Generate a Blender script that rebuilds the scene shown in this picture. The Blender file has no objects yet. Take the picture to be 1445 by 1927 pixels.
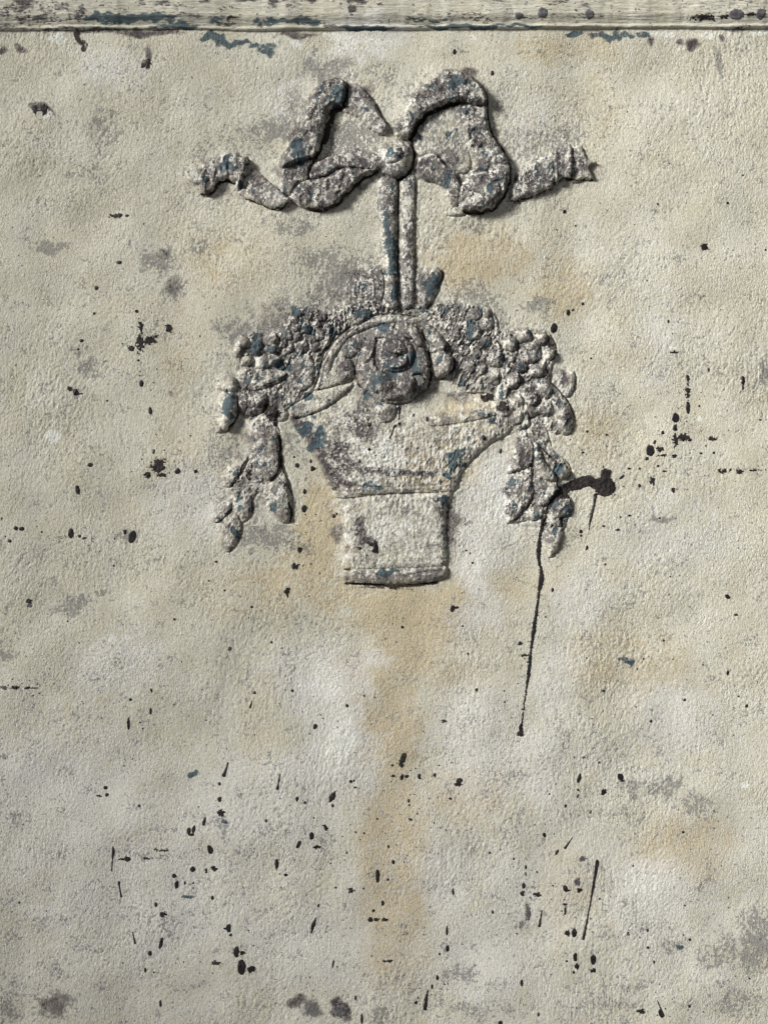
import bpy, math, random
import numpy as np

random.seed(3)
S = 0.0004                      # metres per unit of the measured layout (the wall view is 1445 x 1927 units)
CX, CY = 722.5, 963.5
sc = bpy.context.scene
C = sc.collection

# ------------------------------------------------------------------ camera, light, exposure
DIST = 1.15
cam_d = bpy.data.cameras.new("camera")
cam = bpy.data.objects.new("camera", cam_d)
C.objects.link(cam)
cam.location = (0, -DIST, 0)
cam.rotation_euler = (math.radians(90), 0, 0)
cam_d.sensor_fit = 'VERTICAL'
cam_d.angle = 2 * math.atan(963.5 * S / DIST)
cam_d.clip_start = 0.02
cam_d.clip_end = 50
sc.camera = cam

world = bpy.data.worlds.new("World")
sc.world = world
world.use_nodes = True
bg = world.node_tree.nodes['Background']
bg.inputs[0].default_value = (0.95, 0.97, 1.0, 1)
bg.inputs[1].default_value = 0.18

# a window-sized soft lamp, up and to the left of the wall, aimed at its right half
import mathutils
ld = bpy.data.lights.new("window_light", 'AREA')
ld.shape = 'RECTANGLE'
ld.size = 1.7
ld.size_y = 1.7
ld.energy = 29
ld.color = (1.0, 0.992, 0.955)
ld.spread = math.radians(20)
lo = bpy.data.objects.new("window_light", ld)
C.objects.link(lo)
aim = mathutils.Vector((1.50, 0, -0.34))
ldir = mathutils.Vector((-0.70, -0.56, 0.44)).normalized()
lo.location = ldir * 5.0
lo.rotation_euler = (aim - lo.location).to_track_quat('-Z', 'Y').to_euler()

sc.view_settings.view_transform = 'Standard'
sc.view_settings.look = 'None'
sc.view_settings.exposure = 0
sc.view_settings.gamma = 1

# ------------------------------------------------------------------ noise and fields
def _grad(seed):
    r = np.random.RandomState(seed)
    p = r.permutation(512)
    a = r.rand(512) * 2 * math.pi
    return np.concatenate([p, p]), np.cos(a).astype(np.float32), np.sin(a).astype(np.float32)

_gc = {}
def perlin(x, y, seed):
    if seed not in _gc:
        _gc[seed] = _grad(seed)
    p, gx, gy = _gc[seed]
    xf = np.floor(x); yf = np.floor(y)
    xi = xf.astype(np.int32) & 511; yi = yf.astype(np.int32) & 511
    fx = (x - xf).astype(np.float32); fy = (y - yf).astype(np.float32)
    u = fx * fx * fx * (fx * (fx * 6 - 15) + 10)
    v = fy * fy * fy * (fy * (fy * 6 - 15) + 10)
    x1 = (xi + 1) & 511; y1 = (yi + 1) & 511
    def g(a, b, dx, dy):
        h = p[p[a] + b]
        return gx[h] * dx + gy[h] * dy
    n0 = g(xi, yi, fx, fy); n1 = g(x1, yi, fx - 1, fy)
    m0 = g(xi, y1, fx, fy - 1); m1 = g(x1, y1, fx - 1, fy - 1)
    a = n0 + u * (n1 - n0); b = m0 + u * (m1 - m0)
    return (a + v * (b - a)) * 1.5

def fbm(x, y, seed, octv=4, gain=0.5):
    s = 0; a = 1; f = 1
    for o in range(octv):
        s = s + a * perlin(x * f + 17.3 * o, y * f - 9.1 * o, seed + o)
        a *= gain; f *= 2.03
    return s

def sstep(a, b, x):
    t = np.clip((x - a) / (b - a), 0, 1)
    return t * t * (3 - 2 * t)

def box1(a, r, axis):
    if r < 1: return a
    pad = [(0, 0), (0, 0)]; pad[axis] = (r + 1, r)
    c = np.cumsum(np.pad(a, pad, mode='edge'), axis=axis, dtype=np.float64)
    n = 2 * r + 1
    if axis == 0: return ((c[n:] - c[:-n]) / n).astype(np.float32)
    return ((c[:, n:] - c[:, :-n]) / n).astype(np.float32)

def blur(a, px):
    r = max(1, int(round(px / GS)))
    for k in range(3):
        a = box1(box1(a, r, 0), r, 1)
    return a

GS = 1.7                                       # spacing of the master grid
GX0, GX1, GY0, GY1 = -70.0, 1515.0, -70.0, 1997.0
gxs = np.arange(GX0, GX1, GS); gys = np.arange(GY0, GY1, GS)
GXX, GYY = np.meshgrid(gxs, gys)
GH, GW = GXX.shape

def samp(F, x, y):
    """bilinear sample of a master-grid field, mirrored beyond its border"""
    u = (x - GX0) / GS; v = (y - GY0) / GS
    pu = 2.0 * (GW - 1); pv = 2.0 * (GH - 1)
    u = np.abs((u + pu * 4) % pu); u = np.where(u > GW - 1, pu - u, u)
    v = np.abs((v + pv * 4) % pv); v = np.where(v > GH - 1, pv - v, v)
    i = np.clip(np.floor(u).astype(np.int32), 0, GW - 2); j = np.clip(np.floor(v).astype(np.int32), 0, GH - 2)
    fu = u - i; fv = v - j
    return (F[j, i] * (1 - fu) * (1 - fv) + F[j, i + 1] * fu * (1 - fv)
            + F[j + 1, i] * (1 - fu) * fv + F[j + 1, i + 1] * fu * fv)

def window(x0, x1, y0, y1):
    i0 = max(0, int((x0 - GX0) / GS)); i1 = min(GW, int((x1 - GX0) / GS) + 2)
    j0 = max(0, int((y0 - GY0) / GS)); j1 = min(GH, int((y1 - GY0) / GS) + 2)
    return slice(j0, j1), slice(i0, i1)

# ------------------------------------------------------------------ outlines (close-up survey frames: origin and scale)
FR = {0: (0, 0, 1), 1: (320, 80, 3.284), 2: (700, 80, 3.284), 3: (560, 460, 3.6125), 4: (380, 540, 4.25),
      5: (800, 560, 4.25), 6: (380, 780, 4.817), 7: (880, 780, 4.817), 8: (560, 700, 3.6125)}

def conv(f, pts):
    ox, oy, s = FR[f]
    return np.array([(ox + x / s, oy + y / s) for x, y in pts], float)

def spline(P, step=2.5):
    n = len(P); out = []
    for i in range(n):
        a, b, c, d = P[i - 1], P[i], P[(i + 1) % n], P[(i + 2) % n]
        m = max(2, int(np.hypot(*(c - b)) / step))
        for k in range(m):
            t = k / m
            out.append(0.5 * ((2 * b) + (-a + c) * t + (2 * a - 5 * b + 4 * c - d) * t * t + (-a + 3 * b - 3 * c + d) * t ** 3))
    return np.array(out)

def poly_sdf(P, X, Y):
    sh = X.shape; x = X.ravel(); y = Y.ravel()
    d2 = np.full(x.shape, 1e12); ins = np.zeros(x.shape, bool)
    n = len(P)
    for i in range(n):
        ax, ay = P[i]; bx, by = P[(i + 1) % n]
        ex, ey = bx - ax, by - ay
        L = ex * ex + ey * ey + 1e-12
        t = np.clip(((x - ax) * ex + (y - ay) * ey) / L, 0, 1)
        dx = x - ax - t * ex; dy = y - ay - t * ey
        np.minimum(d2, dx * dx + dy * dy, out=d2)
        if ay != by:
            c = (ay > y) != (by > y)
            ins ^= c & (x < (bx - ax) * (y - ay) / (by - ay) + ax)
    d = np.sqrt(d2)
    return np.where(ins, d, -d).reshape(sh)

PARTS = []
def part(name, f, pts, H, r=None, tilt=0.45, plum=0.5, flake=0.5, ripple=None, label=None, parent=None, cup=0, rough=1.0, soft=7, rim=0):
    P = spline(conv(f, pts))
    PARTS.append(dict(name=name, P=P, H=H, r=r, tilt=tilt, plum=plum, flake=flake, ripple=ripple, label=label,
                      parent=parent, cup=cup, rough=rough, soft=soft, rim=rim))
    return len(PARTS) - 1

def ball(name, f, cx, cy, rx, H, ry=None, **k):
    ry = ry or rx
    rg = random.Random(int(cx * 7 + cy))
    pts = [(cx + rx * rg.uniform(.88, 1.1) * math.cos(a), cy + ry * rg.uniform(.88, 1.1) * math.sin(a)) for a in [i * math.pi / 5 for i in range(10)]]
    k.setdefault('r', 0.9 * min(rx, ry) / FR[f][2])
    k.setdefault('tilt', 0.3)
    return part(name, f, pts, H, **k)

# ---- the basket
BASKET = part('basket', 8, [(10, 320), (120, 275), (250, 215), (420, 200), (560, 280), (700, 330), (850, 300), (1000, 265), (1180, 235), (1340, 225), (1432, 262), (1440, 400), (1300, 490), (1180, 600), (1110, 690), (1065, 775), (900, 790), (700, 800), (500, 815), (340, 825), (300, 790), (255, 720), (180, 600), (90, 450)], 8, r=26, tilt=.55, plum=.15, flake=.5, rough=1.25)
FOOT = part('basket_foot', 8, [(325, 850), (500, 835), (700, 815), (900, 805), (1045, 800), (1015, 930), (1005, 1080), (1000, 1310), (800, 1335), (600, 1338), (325, 1330), (305, 1200), (300, 1000)], 6.5, r=16, tilt=.55, plum=.12, flake=.5, rough=1.25, parent=BASKET)
part('waist_band', 8, [(240, 800), (330, 775), (600, 778), (900, 765), (1072, 748), (1060, 805), (900, 818), (700, 824), (500, 836), (320, 858), (245, 845)], 3.5, r=7, tilt=.2, plum=.3, flake=.3, parent=BASKET)
part('base_band', 8, [(318, 1345), (500, 1338), (800, 1328), (995, 1318), (1010, 1385), (930, 1420), (750, 1437), (560, 1440), (330, 1425)], 8.5, r=10, tilt=.2, plum=.4, flake=.4, parent=BASKET)
part('rim', 4, [(690, 1000), (730, 910), (900, 835), (1160, 770), (1195, 800), (1010, 950), (850, 1020), (740, 1050)], 7, r=8, plum=.2, flake=.5, parent=BASKET, label='left length of the basket rim')
part('rim', 8, [(860, 310), (1000, 285), (1150, 250), (1290, 215), (1330, 190), (1430, 262), (1350, 292), (1200, 330), (1000, 362), (880, 360)], 3.5, r=8, plum=.3, flake=.4, parent=BASKET, label='right length of the basket rim')
# ---- foliage packed under the flowers
part('foliage', 4, [(260, 420), (420, 350), (630, 350), (690, 200), (860, 150), (1000, 210), (1120, 170), (1230, 200), (1100, 340), (970, 540), (890, 820), (700, 960), (560, 1060), (420, 1050), (300, 1010), (280, 850), (340, 700), (270, 560)], 5, r=12, plum=.5, rough=2)
part('foliage', 5, [(60, 60), (200, 40), (420, 60), (560, 150), (600, 260), (760, 240), (960, 260), (1045, 420), (1010, 560), (1000, 680), (1080, 800), (1130, 1000), (1050, 1090), (900, 1020), (760, 1000), (690, 860), (600, 820), (480, 760), (330, 760), (200, 680), (230, 520), (150, 330)], 5, r=12, plum=.45, rough=2)
part('foliage', 3, [(330, 420), (560, 375), (700, 410), (900, 425), (1060, 520), (1160, 620), (1060, 700), (960, 580), (830, 500), (650, 470), (480, 490), (350, 570), (250, 610), (190, 520)], 4, r=10, plum=.5, rough=2)
part('foliage', 6, [(430, 40), (600, 30), (700, 150), (720, 420), (800, 640), (810, 900), (740, 960), (600, 860), (520, 700), (450, 800), (440, 900), (340, 960), (300, 880), (200, 900), (260, 780), (250, 650), (330, 560), (420, 430), (450, 250)], 4, r=10, plum=.35, rough=1.8)
part('foliage', 7, [(480, 60), (620, 40), (700, 120), (760, 300), (900, 440), (930, 560), (830, 600), (860, 720), (940, 800), (900, 940), (860, 1060), (800, 1240), (720, 1240), (680, 1040), (560, 960), (400, 980), (340, 880), (380, 560), (420, 300), (450, 160)], 4, r=10, plum=.4, rough=1.8)
# ---- handle hoop
arc = [(150, 930), (165, 830), (215, 720), (300, 610), (430, 530), (560, 495), (700, 483), (830, 508), (935, 575), (1010, 670), (1050, 790)]
cen = np.array([600, 880.0])
inner = [tuple(cen + (np.array(p) - cen) * 0.87) for p in arc[::-1]]
part('basket_handle', 3, arc + inner, 6, r=7, tilt=.2, plum=.35, flake=.5)
# ---- hanging ribbons
part('hanging_ribbon', 0, [(713, 335), (745, 330), (746, 380), (745, 430), (746, 490), (747, 574), (722, 574), (720, 500), (714, 430), (712, 380)], 9, r=11, tilt=.5, plum=.45, flake=.55, label='left strand of the hanging ribbon')
part('hanging_ribbon', 0, [(754, 335), (780, 335), (780, 400), (779, 450), (780, 520), (777, 574), (755, 574), (753, 500), (753, 420)], 6, r=9, tilt=.5, plum=.5, flake=.6, label='right strand of the hanging ribbon')
# ---- leaves by the ribbon
part('leaf', 3, [(800, 200), (850, 178), (940, 160), (984, 190), (962, 280), (932, 350), (890, 420), (850, 432), (812, 350), (795, 265)], 8.5, r=14, tilt=.7)
part('leaf', 3, [(330, 345), (390, 225), (480, 155), (565, 172), (585, 300), (555, 390), (450, 425), (370, 405)], 6, r=16, tilt=.3)
part('leaf', 3, [(345, 485), (420, 445), (500, 455), (480, 500), (400, 540), (350, 530)], 5, r=8)
# ---- bow
part('bow_loop', 1, [(1085, 262), (1150, 255), (1215, 310), (1265, 380), (1300, 450), (1345, 525), (1310, 575), (1240, 545), (1160, 470), (1072, 425), (1058, 395), (1085, 330)], 7.0, r=7, plum=.5, label='back of the left bow loop')
part('bow_loop', 1, [(690, 778), (712, 660), (790, 540), (850, 410), (885, 285), (950, 226), (1030, 211), (1088, 255), (1086, 330), (1058, 398), (1000, 402), (965, 445), (945, 540), (925, 640), (893, 715), (800, 748)], 14.8, r=7, tilt=.5, plum=.6, ripple=(0.95, 26, 1.2), label='front of the left bow loop')
part('ribbon_tail', 1, [(750, 985), (690, 1030), (640, 1034), (560, 1000), (470, 965), (428, 905), (440, 800), (480, 745), (545, 800), (620, 870), (690, 925)], 9, r=7, tilt=.6, plum=.4, label='left ribbon tail, inner fold')
part('ribbon_tail', 1, [(90, 800), (130, 775), (200, 768), (215, 830), (190, 880), (130, 860)], 5, r=5, tilt=.2, plum=.3, flake=.7, label='tip of the left ribbon tail')
part('ribbon_tail', 1, [(480, 715), (440, 705), (400, 682), (330, 690), (268, 720), (205, 765), (180, 850), (188, 928), (232, 945), (280, 902), (310, 860), (352, 850), (400, 872), (428, 908), (455, 850), (475, 780)], 14, r=7, tilt=.5, plum=.5, flake=.6, ripple=(-0.1, 20, 1.5), label='left ribbon tail, outer curl')
part('bow_loop', 1, [(690, 780), (800, 750), (893, 718), (862, 800), (850, 850), (790, 882), (745, 950), (690, 930), (678, 850)], 6.2, r=7, plum=.65, tilt=.2, label='shaded inner fold of the left bow loop')
part('bow_loop', 1, [(890, 750), (960, 712), (1040, 685), (1130, 657), (1220, 668), (1292, 720), (1285, 795), (1200, 792), (1060, 780), (960, 832), (880, 850), (860, 822)], 7.8, r=5, plum=.65, tilt=-.1, label='upper lip of the lower left bow band')
part('bow_loop', 1, [(868, 852), (960, 832), (1060, 782), (1200, 788), (1288, 795), (1180, 852), (1110, 922), (1030, 1007), (940, 1040), (850, 1032), (780, 1002), (742, 960), (780, 890), (830, 857)], 13.3, r=9, tilt=.35, plum=.55, ripple=(0.25, 28, 1.6), label='lower left bow band')
part('bow_loop', 2, [(270, 545), (340, 470), (430, 415), (545, 385), (565, 480), (590, 600), (610, 700), (590, 800), (520, 800), (450, 760), (380, 700), (290, 700), (262, 620)], 2.3, r=7, plum=.04, flake=.25, tilt=.2, rough=1.1, label='recessed inside of the right bow loop')
part('bow_loop', 2, [(272, 815), (285, 725), (380, 690), (450, 760), (515, 810), (540, 900), (530, 1005), (480, 1000), (440, 905), (380, 870), (320, 855)], 7.0, r=5, plum=.5, tilt=.3, label='lower inner fold of the right bow loop')
part('bow_loop', 2, [(540, 1040), (470, 1040), (440, 1060), (500, 1075), (580, 1060), (560, 1045)], 3.1, r=5, plum=.2, label='ragged lower edge of the right bow loop')
part('bow_loop', 2, [(558, 378), (640, 392), (704, 388), (712, 480), (742, 580), (802, 670), (847, 770), (842, 870), (802, 960), (742, 1032), (660, 1052), (560, 1050), (522, 1000), (540, 900), (590, 820), (625, 760), (600, 690), (560, 580), (545, 460)], 13.3, r=9, tilt=.55, plum=.5, rough=1.0, ripple=(1.2, 34, 1.8), label='outer descending band of the right bow loop')
part('bow_loop', 2, [(130, 540), (200, 412), (270, 306), (340, 246), (430, 186), (510, 172), (592, 200), (652, 258), (692, 312), (706, 382), (640, 390), (560, 372), (470, 385), (390, 415), (320, 465), (268, 532), (237, 592), (185, 600)], 14.8, r=8, tilt=.3, plum=.6, ripple=(-0.3, 24, 1.3), label='top band of the right bow loop')
ball('bow_loop', 2, 705, 930, 85, 4, 80, plum=.4, flake=.6, label='rounded roll at the foot of the right bow loop')
part('ribbon_tail', 2, [(848, 870), (880, 850), (920, 792), (1000, 730), (1090, 682), (1122, 652), (1130, 720), (1128, 850), (1100, 902), (1000, 945), (880, 985), (835, 985), (850, 930)], 9, r=7, tilt=.6, plum=.5, flake=.55, label='right ribbon tail, inner fold')
part('ribbon_tail', 2, [(1122, 652), (1180, 625), (1230, 650), (1237, 760), (1220, 840), (1168, 838), (1130, 872), (1115, 780)], 13, r=6, tilt=.5, plum=.5, label='right ribbon tail, outer fold')
part('ribbon_tail', 2, [(1238, 655), (1290, 640), (1308, 680), (1330, 722), (1382, 742), (1342, 772), (1365, 845), (1300, 842), (1238, 850)], 7, r=5, tilt=.4, plum=.4, label='forked tip of the right ribbon tail')
KNOT = ball('knot', 2, 137, 722, 118, 20, 123, plum=.45, flake=.55, r=30, tilt=.35)
ball('button', 2, 118, 700, 66, 8, 62, plum=.25, flake=.7, r=17, parent=KNOT)
# ---- berries and small flowers on the left
def flower(f, petals, centre=None, plum=.45):
    cx = sum(p[0] for p in petals) / len(petals); cy = sum(p[1] for p in petals) / len(petals)
    fl = ball('flower', f, cx, cy, 60, 3, plum=plum)
    for (x, y, r) in petals:
        ball('petal', f, x, y, r, 7.5, r * .93, parent=fl, plum=plum)
    if centre:
        ball('flower_centre', f, centre[0], centre[1], centre[2], 8, parent=fl, plum=plum + .2, rim=.5)
for (x, y, r) in [(680, 385, 46), (745, 325, 42), (835, 330, 46), (925, 285, 54), (935, 372, 50), (868, 425, 42), (960, 235, 38), (900, 478, 46), (700, 482, 40), (800, 475, 58), (770, 210, 36), (740, 265, 34), (860, 235, 40), (650, 455, 34), (760, 400, 38)]:
    ball('berry', 4, x, y, r, 6.5, plum=.55, flake=.5)
flower(4, [(320, 440, 62), (550, 420, 66), (572, 500, 44), (480, 600, 76), (575, 590, 58), (360, 590, 52), (290, 520, 44)], (435, 490, 62))
part('leaf', 4, [(362, 800), (400, 690), (452, 652), (560, 640), (682, 690), (640, 752), (540, 792), (440, 832)], 8, r=10, tilt=.4, plum=.3, flake=.6)
part('leaf', 4, [(690, 640), (760, 560), (860, 540), (900, 640), (880, 780), (800, 830), (720, 780), (670, 720)], 5, r=12, plum=.45)
FLA = part('flower', 4, [(140, 850), (240, 800), (330, 850), (340, 960), (240, 990), (150, 950)], 4, r=10, plum=.3)
part('petal', 4, [(110, 800), (120, 730), (190, 700), (262, 730), (285, 800), (240, 842), (160, 832)], 9, r=12, tilt=.5, plum=.25, parent=FLA)
part('petal', 4, [(145, 855), (240, 838), (284, 900), (292, 980), (250, 1080), (200, 1148), (132, 1115), (128, 960)], 13, r=15, tilt=.5, plum=.3, parent=FLA)
ball('petal', 4, 135, 1135, 28, 5, plum=.3, parent=FLA)
FLB = ball('flower', 4, 400, 935, 108, 13, 100, plum=.55, r=18)
ball('petal', 4, 330, 920, 45, 3, 90, parent=FLB, plum=.4)
ball('flower_centre', 4, 395, 930, 40, 4, parent=FLB, plum=.8, rim=.5)
ball('petal', 4, 470, 890, 60, 3, 70, parent=FLB, plum=.6)
ball('berry', 4, 560, 1010, 55, 6, plum=.9, flake=.2)
ball('berry', 4, 640, 1020, 50, 6, plum=.3)
# ---- left inside of the handle
part('leaf', 3, [(118, 985), (150, 920), (200, 875), (285, 845), (370, 915), (260, 955)], 6, r=10, plum=.12, flake=.4, tilt=.5)
ball('bud', 3, 325, 848, 56, 8, 80, plum=.9, flake=.2, r=14)
part('leaf', 3, [(290, 740), (340, 650), (420, 610), (470, 660), (430, 720), (350, 770)], 6, r=10, plum=.6)
# ---- the rose
ROSE = part('rose', 3, [(398, 800), (415, 720), (465, 655), (515, 590), (580, 540), (680, 530), (790, 555), (852, 620), (882, 720), (905, 850), (885, 960), (830, 1005), (760, 1062), (650, 1085), (560, 1062), (480, 1002), (420, 920)], 17, r=40, tilt=.35, plum=.5, flake=.28)
part('petal', 3, [(405, 800), (440, 705), (500, 650), (525, 700), (520, 800), (560, 880), (600, 960), (540, 1010), (470, 980), (428, 910)], 5.5, r=8, parent=ROSE, cup=2.2, plum=.6, tilt=.5, flake=.28)
part('petal', 3, [(515, 630), (535, 580), (590, 545), (650, 562), (640, 612), (560, 640)], 6, r=9, parent=ROSE, cup=2.2, plum=.5, flake=.28)
part('petal', 3, [(670, 560), (760, 560), (830, 605), (858, 690), (815, 690), (750, 630), (690, 605)], 5, r=8, parent=ROSE, cup=2.2, plum=.5, flake=.28)
part('petal', 3, [(800, 740), (850, 700), (885, 765), (897, 870), (872, 935), (830, 885), (770, 900), (750, 860), (805, 810)], 6, r=9, parent=ROSE, cup=2.2, plum=.5, tilt=.6, flake=.28)
part('petal', 3, [(430, 720), (470, 650), (530, 640), (520, 720), (480, 800), (440, 790)], 5, r=6, parent=ROSE, plum=.7, tilt=.4, cup=1.5, flake=.28)
part('petal', 3, [(560, 600), (640, 570), (720, 590), (770, 640), (700, 640), (610, 650)], 5, r=6, parent=ROSE, plum=.55, tilt=.3, cup=1.5, flake=.28)
part('petal', 3, [(480, 880), (540, 850), (600, 890), (650, 960), (600, 1010), (530, 980)], 5, r=6, parent=ROSE, plum=.5, tilt=.4, cup=1.5, flake=.28)
part('petal', 3, [(690, 900), (770, 890), (850, 900), (860, 960), (790, 1020), (720, 1000)], 5, r=6, parent=ROSE, plum=.45, tilt=.4, cup=1.5, flake=.28)
part('petal', 3, [(530, 690), (600, 630), (700, 620), (770, 680), (790, 770), (740, 850), (640, 870), (560, 820)], 5, r=14, parent=ROSE, plum=.62, cup=3.5, flake=.28)
ball('petal', 3, 650, 720, 62, 4, 56, parent=ROSE, plum=.7, flake=.7)
part('petal', 3, [(520, 890), (620, 880), (740, 880), (800, 930), (760, 1030), (650, 1060), (570, 1040)], 4, r=14, parent=ROSE, cup=2.2, plum=.25, flake=.28)
part('petal', 3, [(580, 700), (640, 660), (710, 670), (740, 730), (690, 750), (620, 740)], 4, r=6, parent=ROSE, plum=.75, cup=1.5, flake=.28)
part('petal', 3, [(600, 770), (680, 770), (740, 760), (740, 820), (670, 850), (600, 830)], 4, r=6, parent=ROSE, plum=.6, cup=1.5, flake=.28)
part('leaf', 3, [(500, 1040), (560, 1070), (660, 1100), (660, 1170), (600, 1210), (540, 1190), (525, 1120)], 5, r=9, plum=.4)
part('petal', 3, [(850, 650), (900, 608), (970, 628), (1012, 680), (1002, 722), (920, 742), (862, 702)], 9, r=12, plum=.4, parent=ROSE, cup=2.2, tilt=.5, flake=.28)
part('petal', 3, [(895, 765), (950, 722), (1012, 735), (1062, 800), (1042, 870), (982, 912), (915, 882)], 13, r=15, plum=.35, parent=ROSE, cup=2.2, tilt=.5, flake=.28)
# ---- right flowers and berries
for (x, y, r) in [(480, 205, 62), (380, 280, 66), (560, 490, 70), (545, 640, 58), (400, 450, 46), (300, 420, 50), (480, 120, 46), (400, 130, 50), (590, 385, 44), (480, 350, 46), (350, 560, 50), (450, 570, 44), (240, 300, 40)]:
    ball('berry', 5, x, y, r, 8.5 if r > 55 else 5, r * 1.05, plum=.42, flake=.5)
ball('berry', 5, 700, 665, 62, 14, 68, plum=.35, tilt=.5)
ball('berry', 5, 612, 755, 54, 8, 52, plum=.12, flake=.5)
flower(5, [(790, 305, 58), (918, 325, 62), (985, 452, 56), (890, 582, 66), (670, 365, 70)], (838, 445, 88), plum=.3)
ball('bud', 5, 688, 497, 27, 6, plum=.05, flake=.7)
ball('bud', 5, 758, 552, 56, 9, 50, plum=.8, flake=.4)
flower(5, [(805, 765, 92), (935, 730, 88), (820, 880, 98), (950, 880, 76), (720, 830, 58)], (860, 820, 50), plum=.45)
part('leaf', 5, [(1045, 720), (1100, 622), (1180, 590), (1198, 660), (1182, 740), (1140, 792), (1080, 790)], 6, r=10, tilt=.7, plum=.4)
part('leaf', 5, [(1005, 690), (1080, 760), (1152, 862), (1182, 960), (1172, 1052), (1122, 1097), (1060, 1070), (1020, 960), (1000, 860), (990, 760)], 9.5, r=15, tilt=.7, plum=.4)
part('foliage', 5, [(520, 830), (620, 770), (720, 820), (800, 900), (830, 1010), (760, 1060), (690, 1030), (610, 960), (540, 910)], 7, r=10, plum=.3, rough=1.4)
ball('berry', 5, 640, 900, 60, 7, 54, plum=.5)
ball('berry', 5, 720, 960, 58, 7, 54, plum=.45)
# ---- left drop of leaves
part('leaf', 6, [(70, 940), (110, 880), (200, 810), (262, 782), (272, 850), (190, 950), (130, 977)], 7, r=10, plum=.3)
part('leaf', 6, [(280, 830), (330, 760), (440, 750), (462, 850), (432, 930), (350, 980), (300, 900)], 5, r=12, plum=.4)
part('leaf', 6, [(170, 560), (230, 470), (330, 420), (412, 388), (390, 462), (330, 562), (262, 652), (190, 642)], 8, r=12, plum=.22)
part('leaf', 6, [(600, 620), (700, 560), (760, 562), (800, 690), (812, 782), (802, 962), (720, 972), (650, 900), (600, 800), (580, 700)], 10, r=15, tilt=.6, plum=.35)
part('leaf', 6, [(490, 100), (600, 130), (680, 162), (702, 280), (717, 420), (692, 522), (620, 602), (540, 562), (480, 480), (450, 300)], 12, r=18, tilt=.55, plum=.45)
part('leaf', 6, [(160, 1010), (230, 922), (290, 890), (346, 950), (360, 1030), (332, 1130), (262, 1232), (205, 1225), (180, 1130)], 8, r=14, tilt=.55, plum=.38)
# ---- right drop of leaves
part('leaf', 7, [(690, 1060), (760, 1030), (852, 1042), (842, 1142), (800, 1242), (740, 1292), (690, 1200), (670, 1120)], 7, r=12, tilt=.6, plum=.3)
part('leaf', 7, [(720, 832), (830, 730), (912, 742), (942, 832), (922, 912), (842, 932), (845, 1000), (790, 1010), (720, 960)], 9, r=13, tilt=.5, plum=.5)
part('leaf', 7, [(480, 900), (600, 820), (680, 850), (662, 932), (580, 962), (520, 942)], 5, r=10, plum=.3)
part('leaf', 7, [(380, 560), (480, 510), (572, 470), (582, 620), (592, 722), (552, 802), (460, 922), (370, 982), (330, 900), (340, 760)], 9, r=15, tilt=.6, plum=.45)
part('leaf', 7, [(430, 230), (500, 250), (582, 270), (592, 380), (562, 462), (450, 512), (370, 532), (345, 480), (370, 400), (410, 330)], 9, r=14, tilt=.6, plum=.5)
part('leaf', 7, [(590, 562), (740, 590), (790, 590), (817, 660), (802, 722), (740, 792), (680, 832), (610, 802), (585, 700)], 9.5, r=14, tilt=.6, plum=.35)
part('stem', 7, [(590, 270), (640, 285), (690, 420), (785, 540), (800, 592), (740, 602), (640, 562), (590, 450)], 9, r=12, tilt=.3, plum=.4)
ball('bud', 7, 862, 528, 64, 11, 58, plum=.5, tilt=.5)

# pass 1: where the relief stands, and its tint, on the master grid
union = np.zeros((GH, GW), np.float32); plum0 = union.copy(); flake0 = union.copy()
for p in PARTS:
    lo_, hi_ = p['P'].min(0), p['P'].max(0)
    p['box'] = (lo_[0] - 8, hi_[0] + 8, lo_[1] - 8, hi_[1] + 8)
    w = window(*p['box'])
    s = poly_sdf(p['P'], GXX[w], GYY[w])
    p['g'] = (w, s)
    m = sstep(-2, 2, s)
    union[w] = np.maximum(union[w], m)
    gy_, gx_ = np.gradient(s)
    fc = -(gx_ * .82 + gy_ * .57) / (np.hypot(gx_, gy_) + 1e-6)
    p['groove'] = (np.exp(-((s + 1.4) / 1.9) ** 2) * sstep(-.1, .7, fc) * (1.3 + .22 * p['H'])).astype(np.float32)
    plum0[w] = plum0[w] * (1 - m) + p['plum'] * m
    flake0[w] = flake0[w] * (1 - m) + p['flake'] * m

# undercut channels on the lower right of every raised piece, cut into whatever lies below it
groove = np.zeros((GH, GW), np.float32)
for p in PARTS[::-1]:
    w = p['g'][0]
    p['cut'] = groove[w].copy()
    groove[w] = np.maximum(groove[w], p['groove'])

# ------------------------------------------------------------------ plaster height
near = blur(union, 26)                          # thick plaster built up around the moulding
near = np.clip(near * 1.5, 0, 1)
mound = blur(union, 9)
def big_wave(x, y):
    return 7 * perlin(x / 310, y / 270, 1) + 3.2 * perlin(x / 95, y / 90, 2)
tex_amt = 0.75 + 0.5 * perlin(GXX / 210, GYY / 170, 5) + 0.25 * perlin(GXX / 60, GYY / 60, 6)
tex_amt = np.clip(1.35 * tex_amt - .3, .2, 1.45) + .35 * near
ang = 1.17 + 0.35 * perlin(GXX / 260, GYY / 260, 8)      # direction of the brush work
ca, sa = np.cos(ang), np.sin(ang)
wx = GXX + 5 * perlin(GXX / 24, GYY / 24, 9); wy = GYY + 5 * perlin(GXX / 24, GYY / 24, 10)
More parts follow.
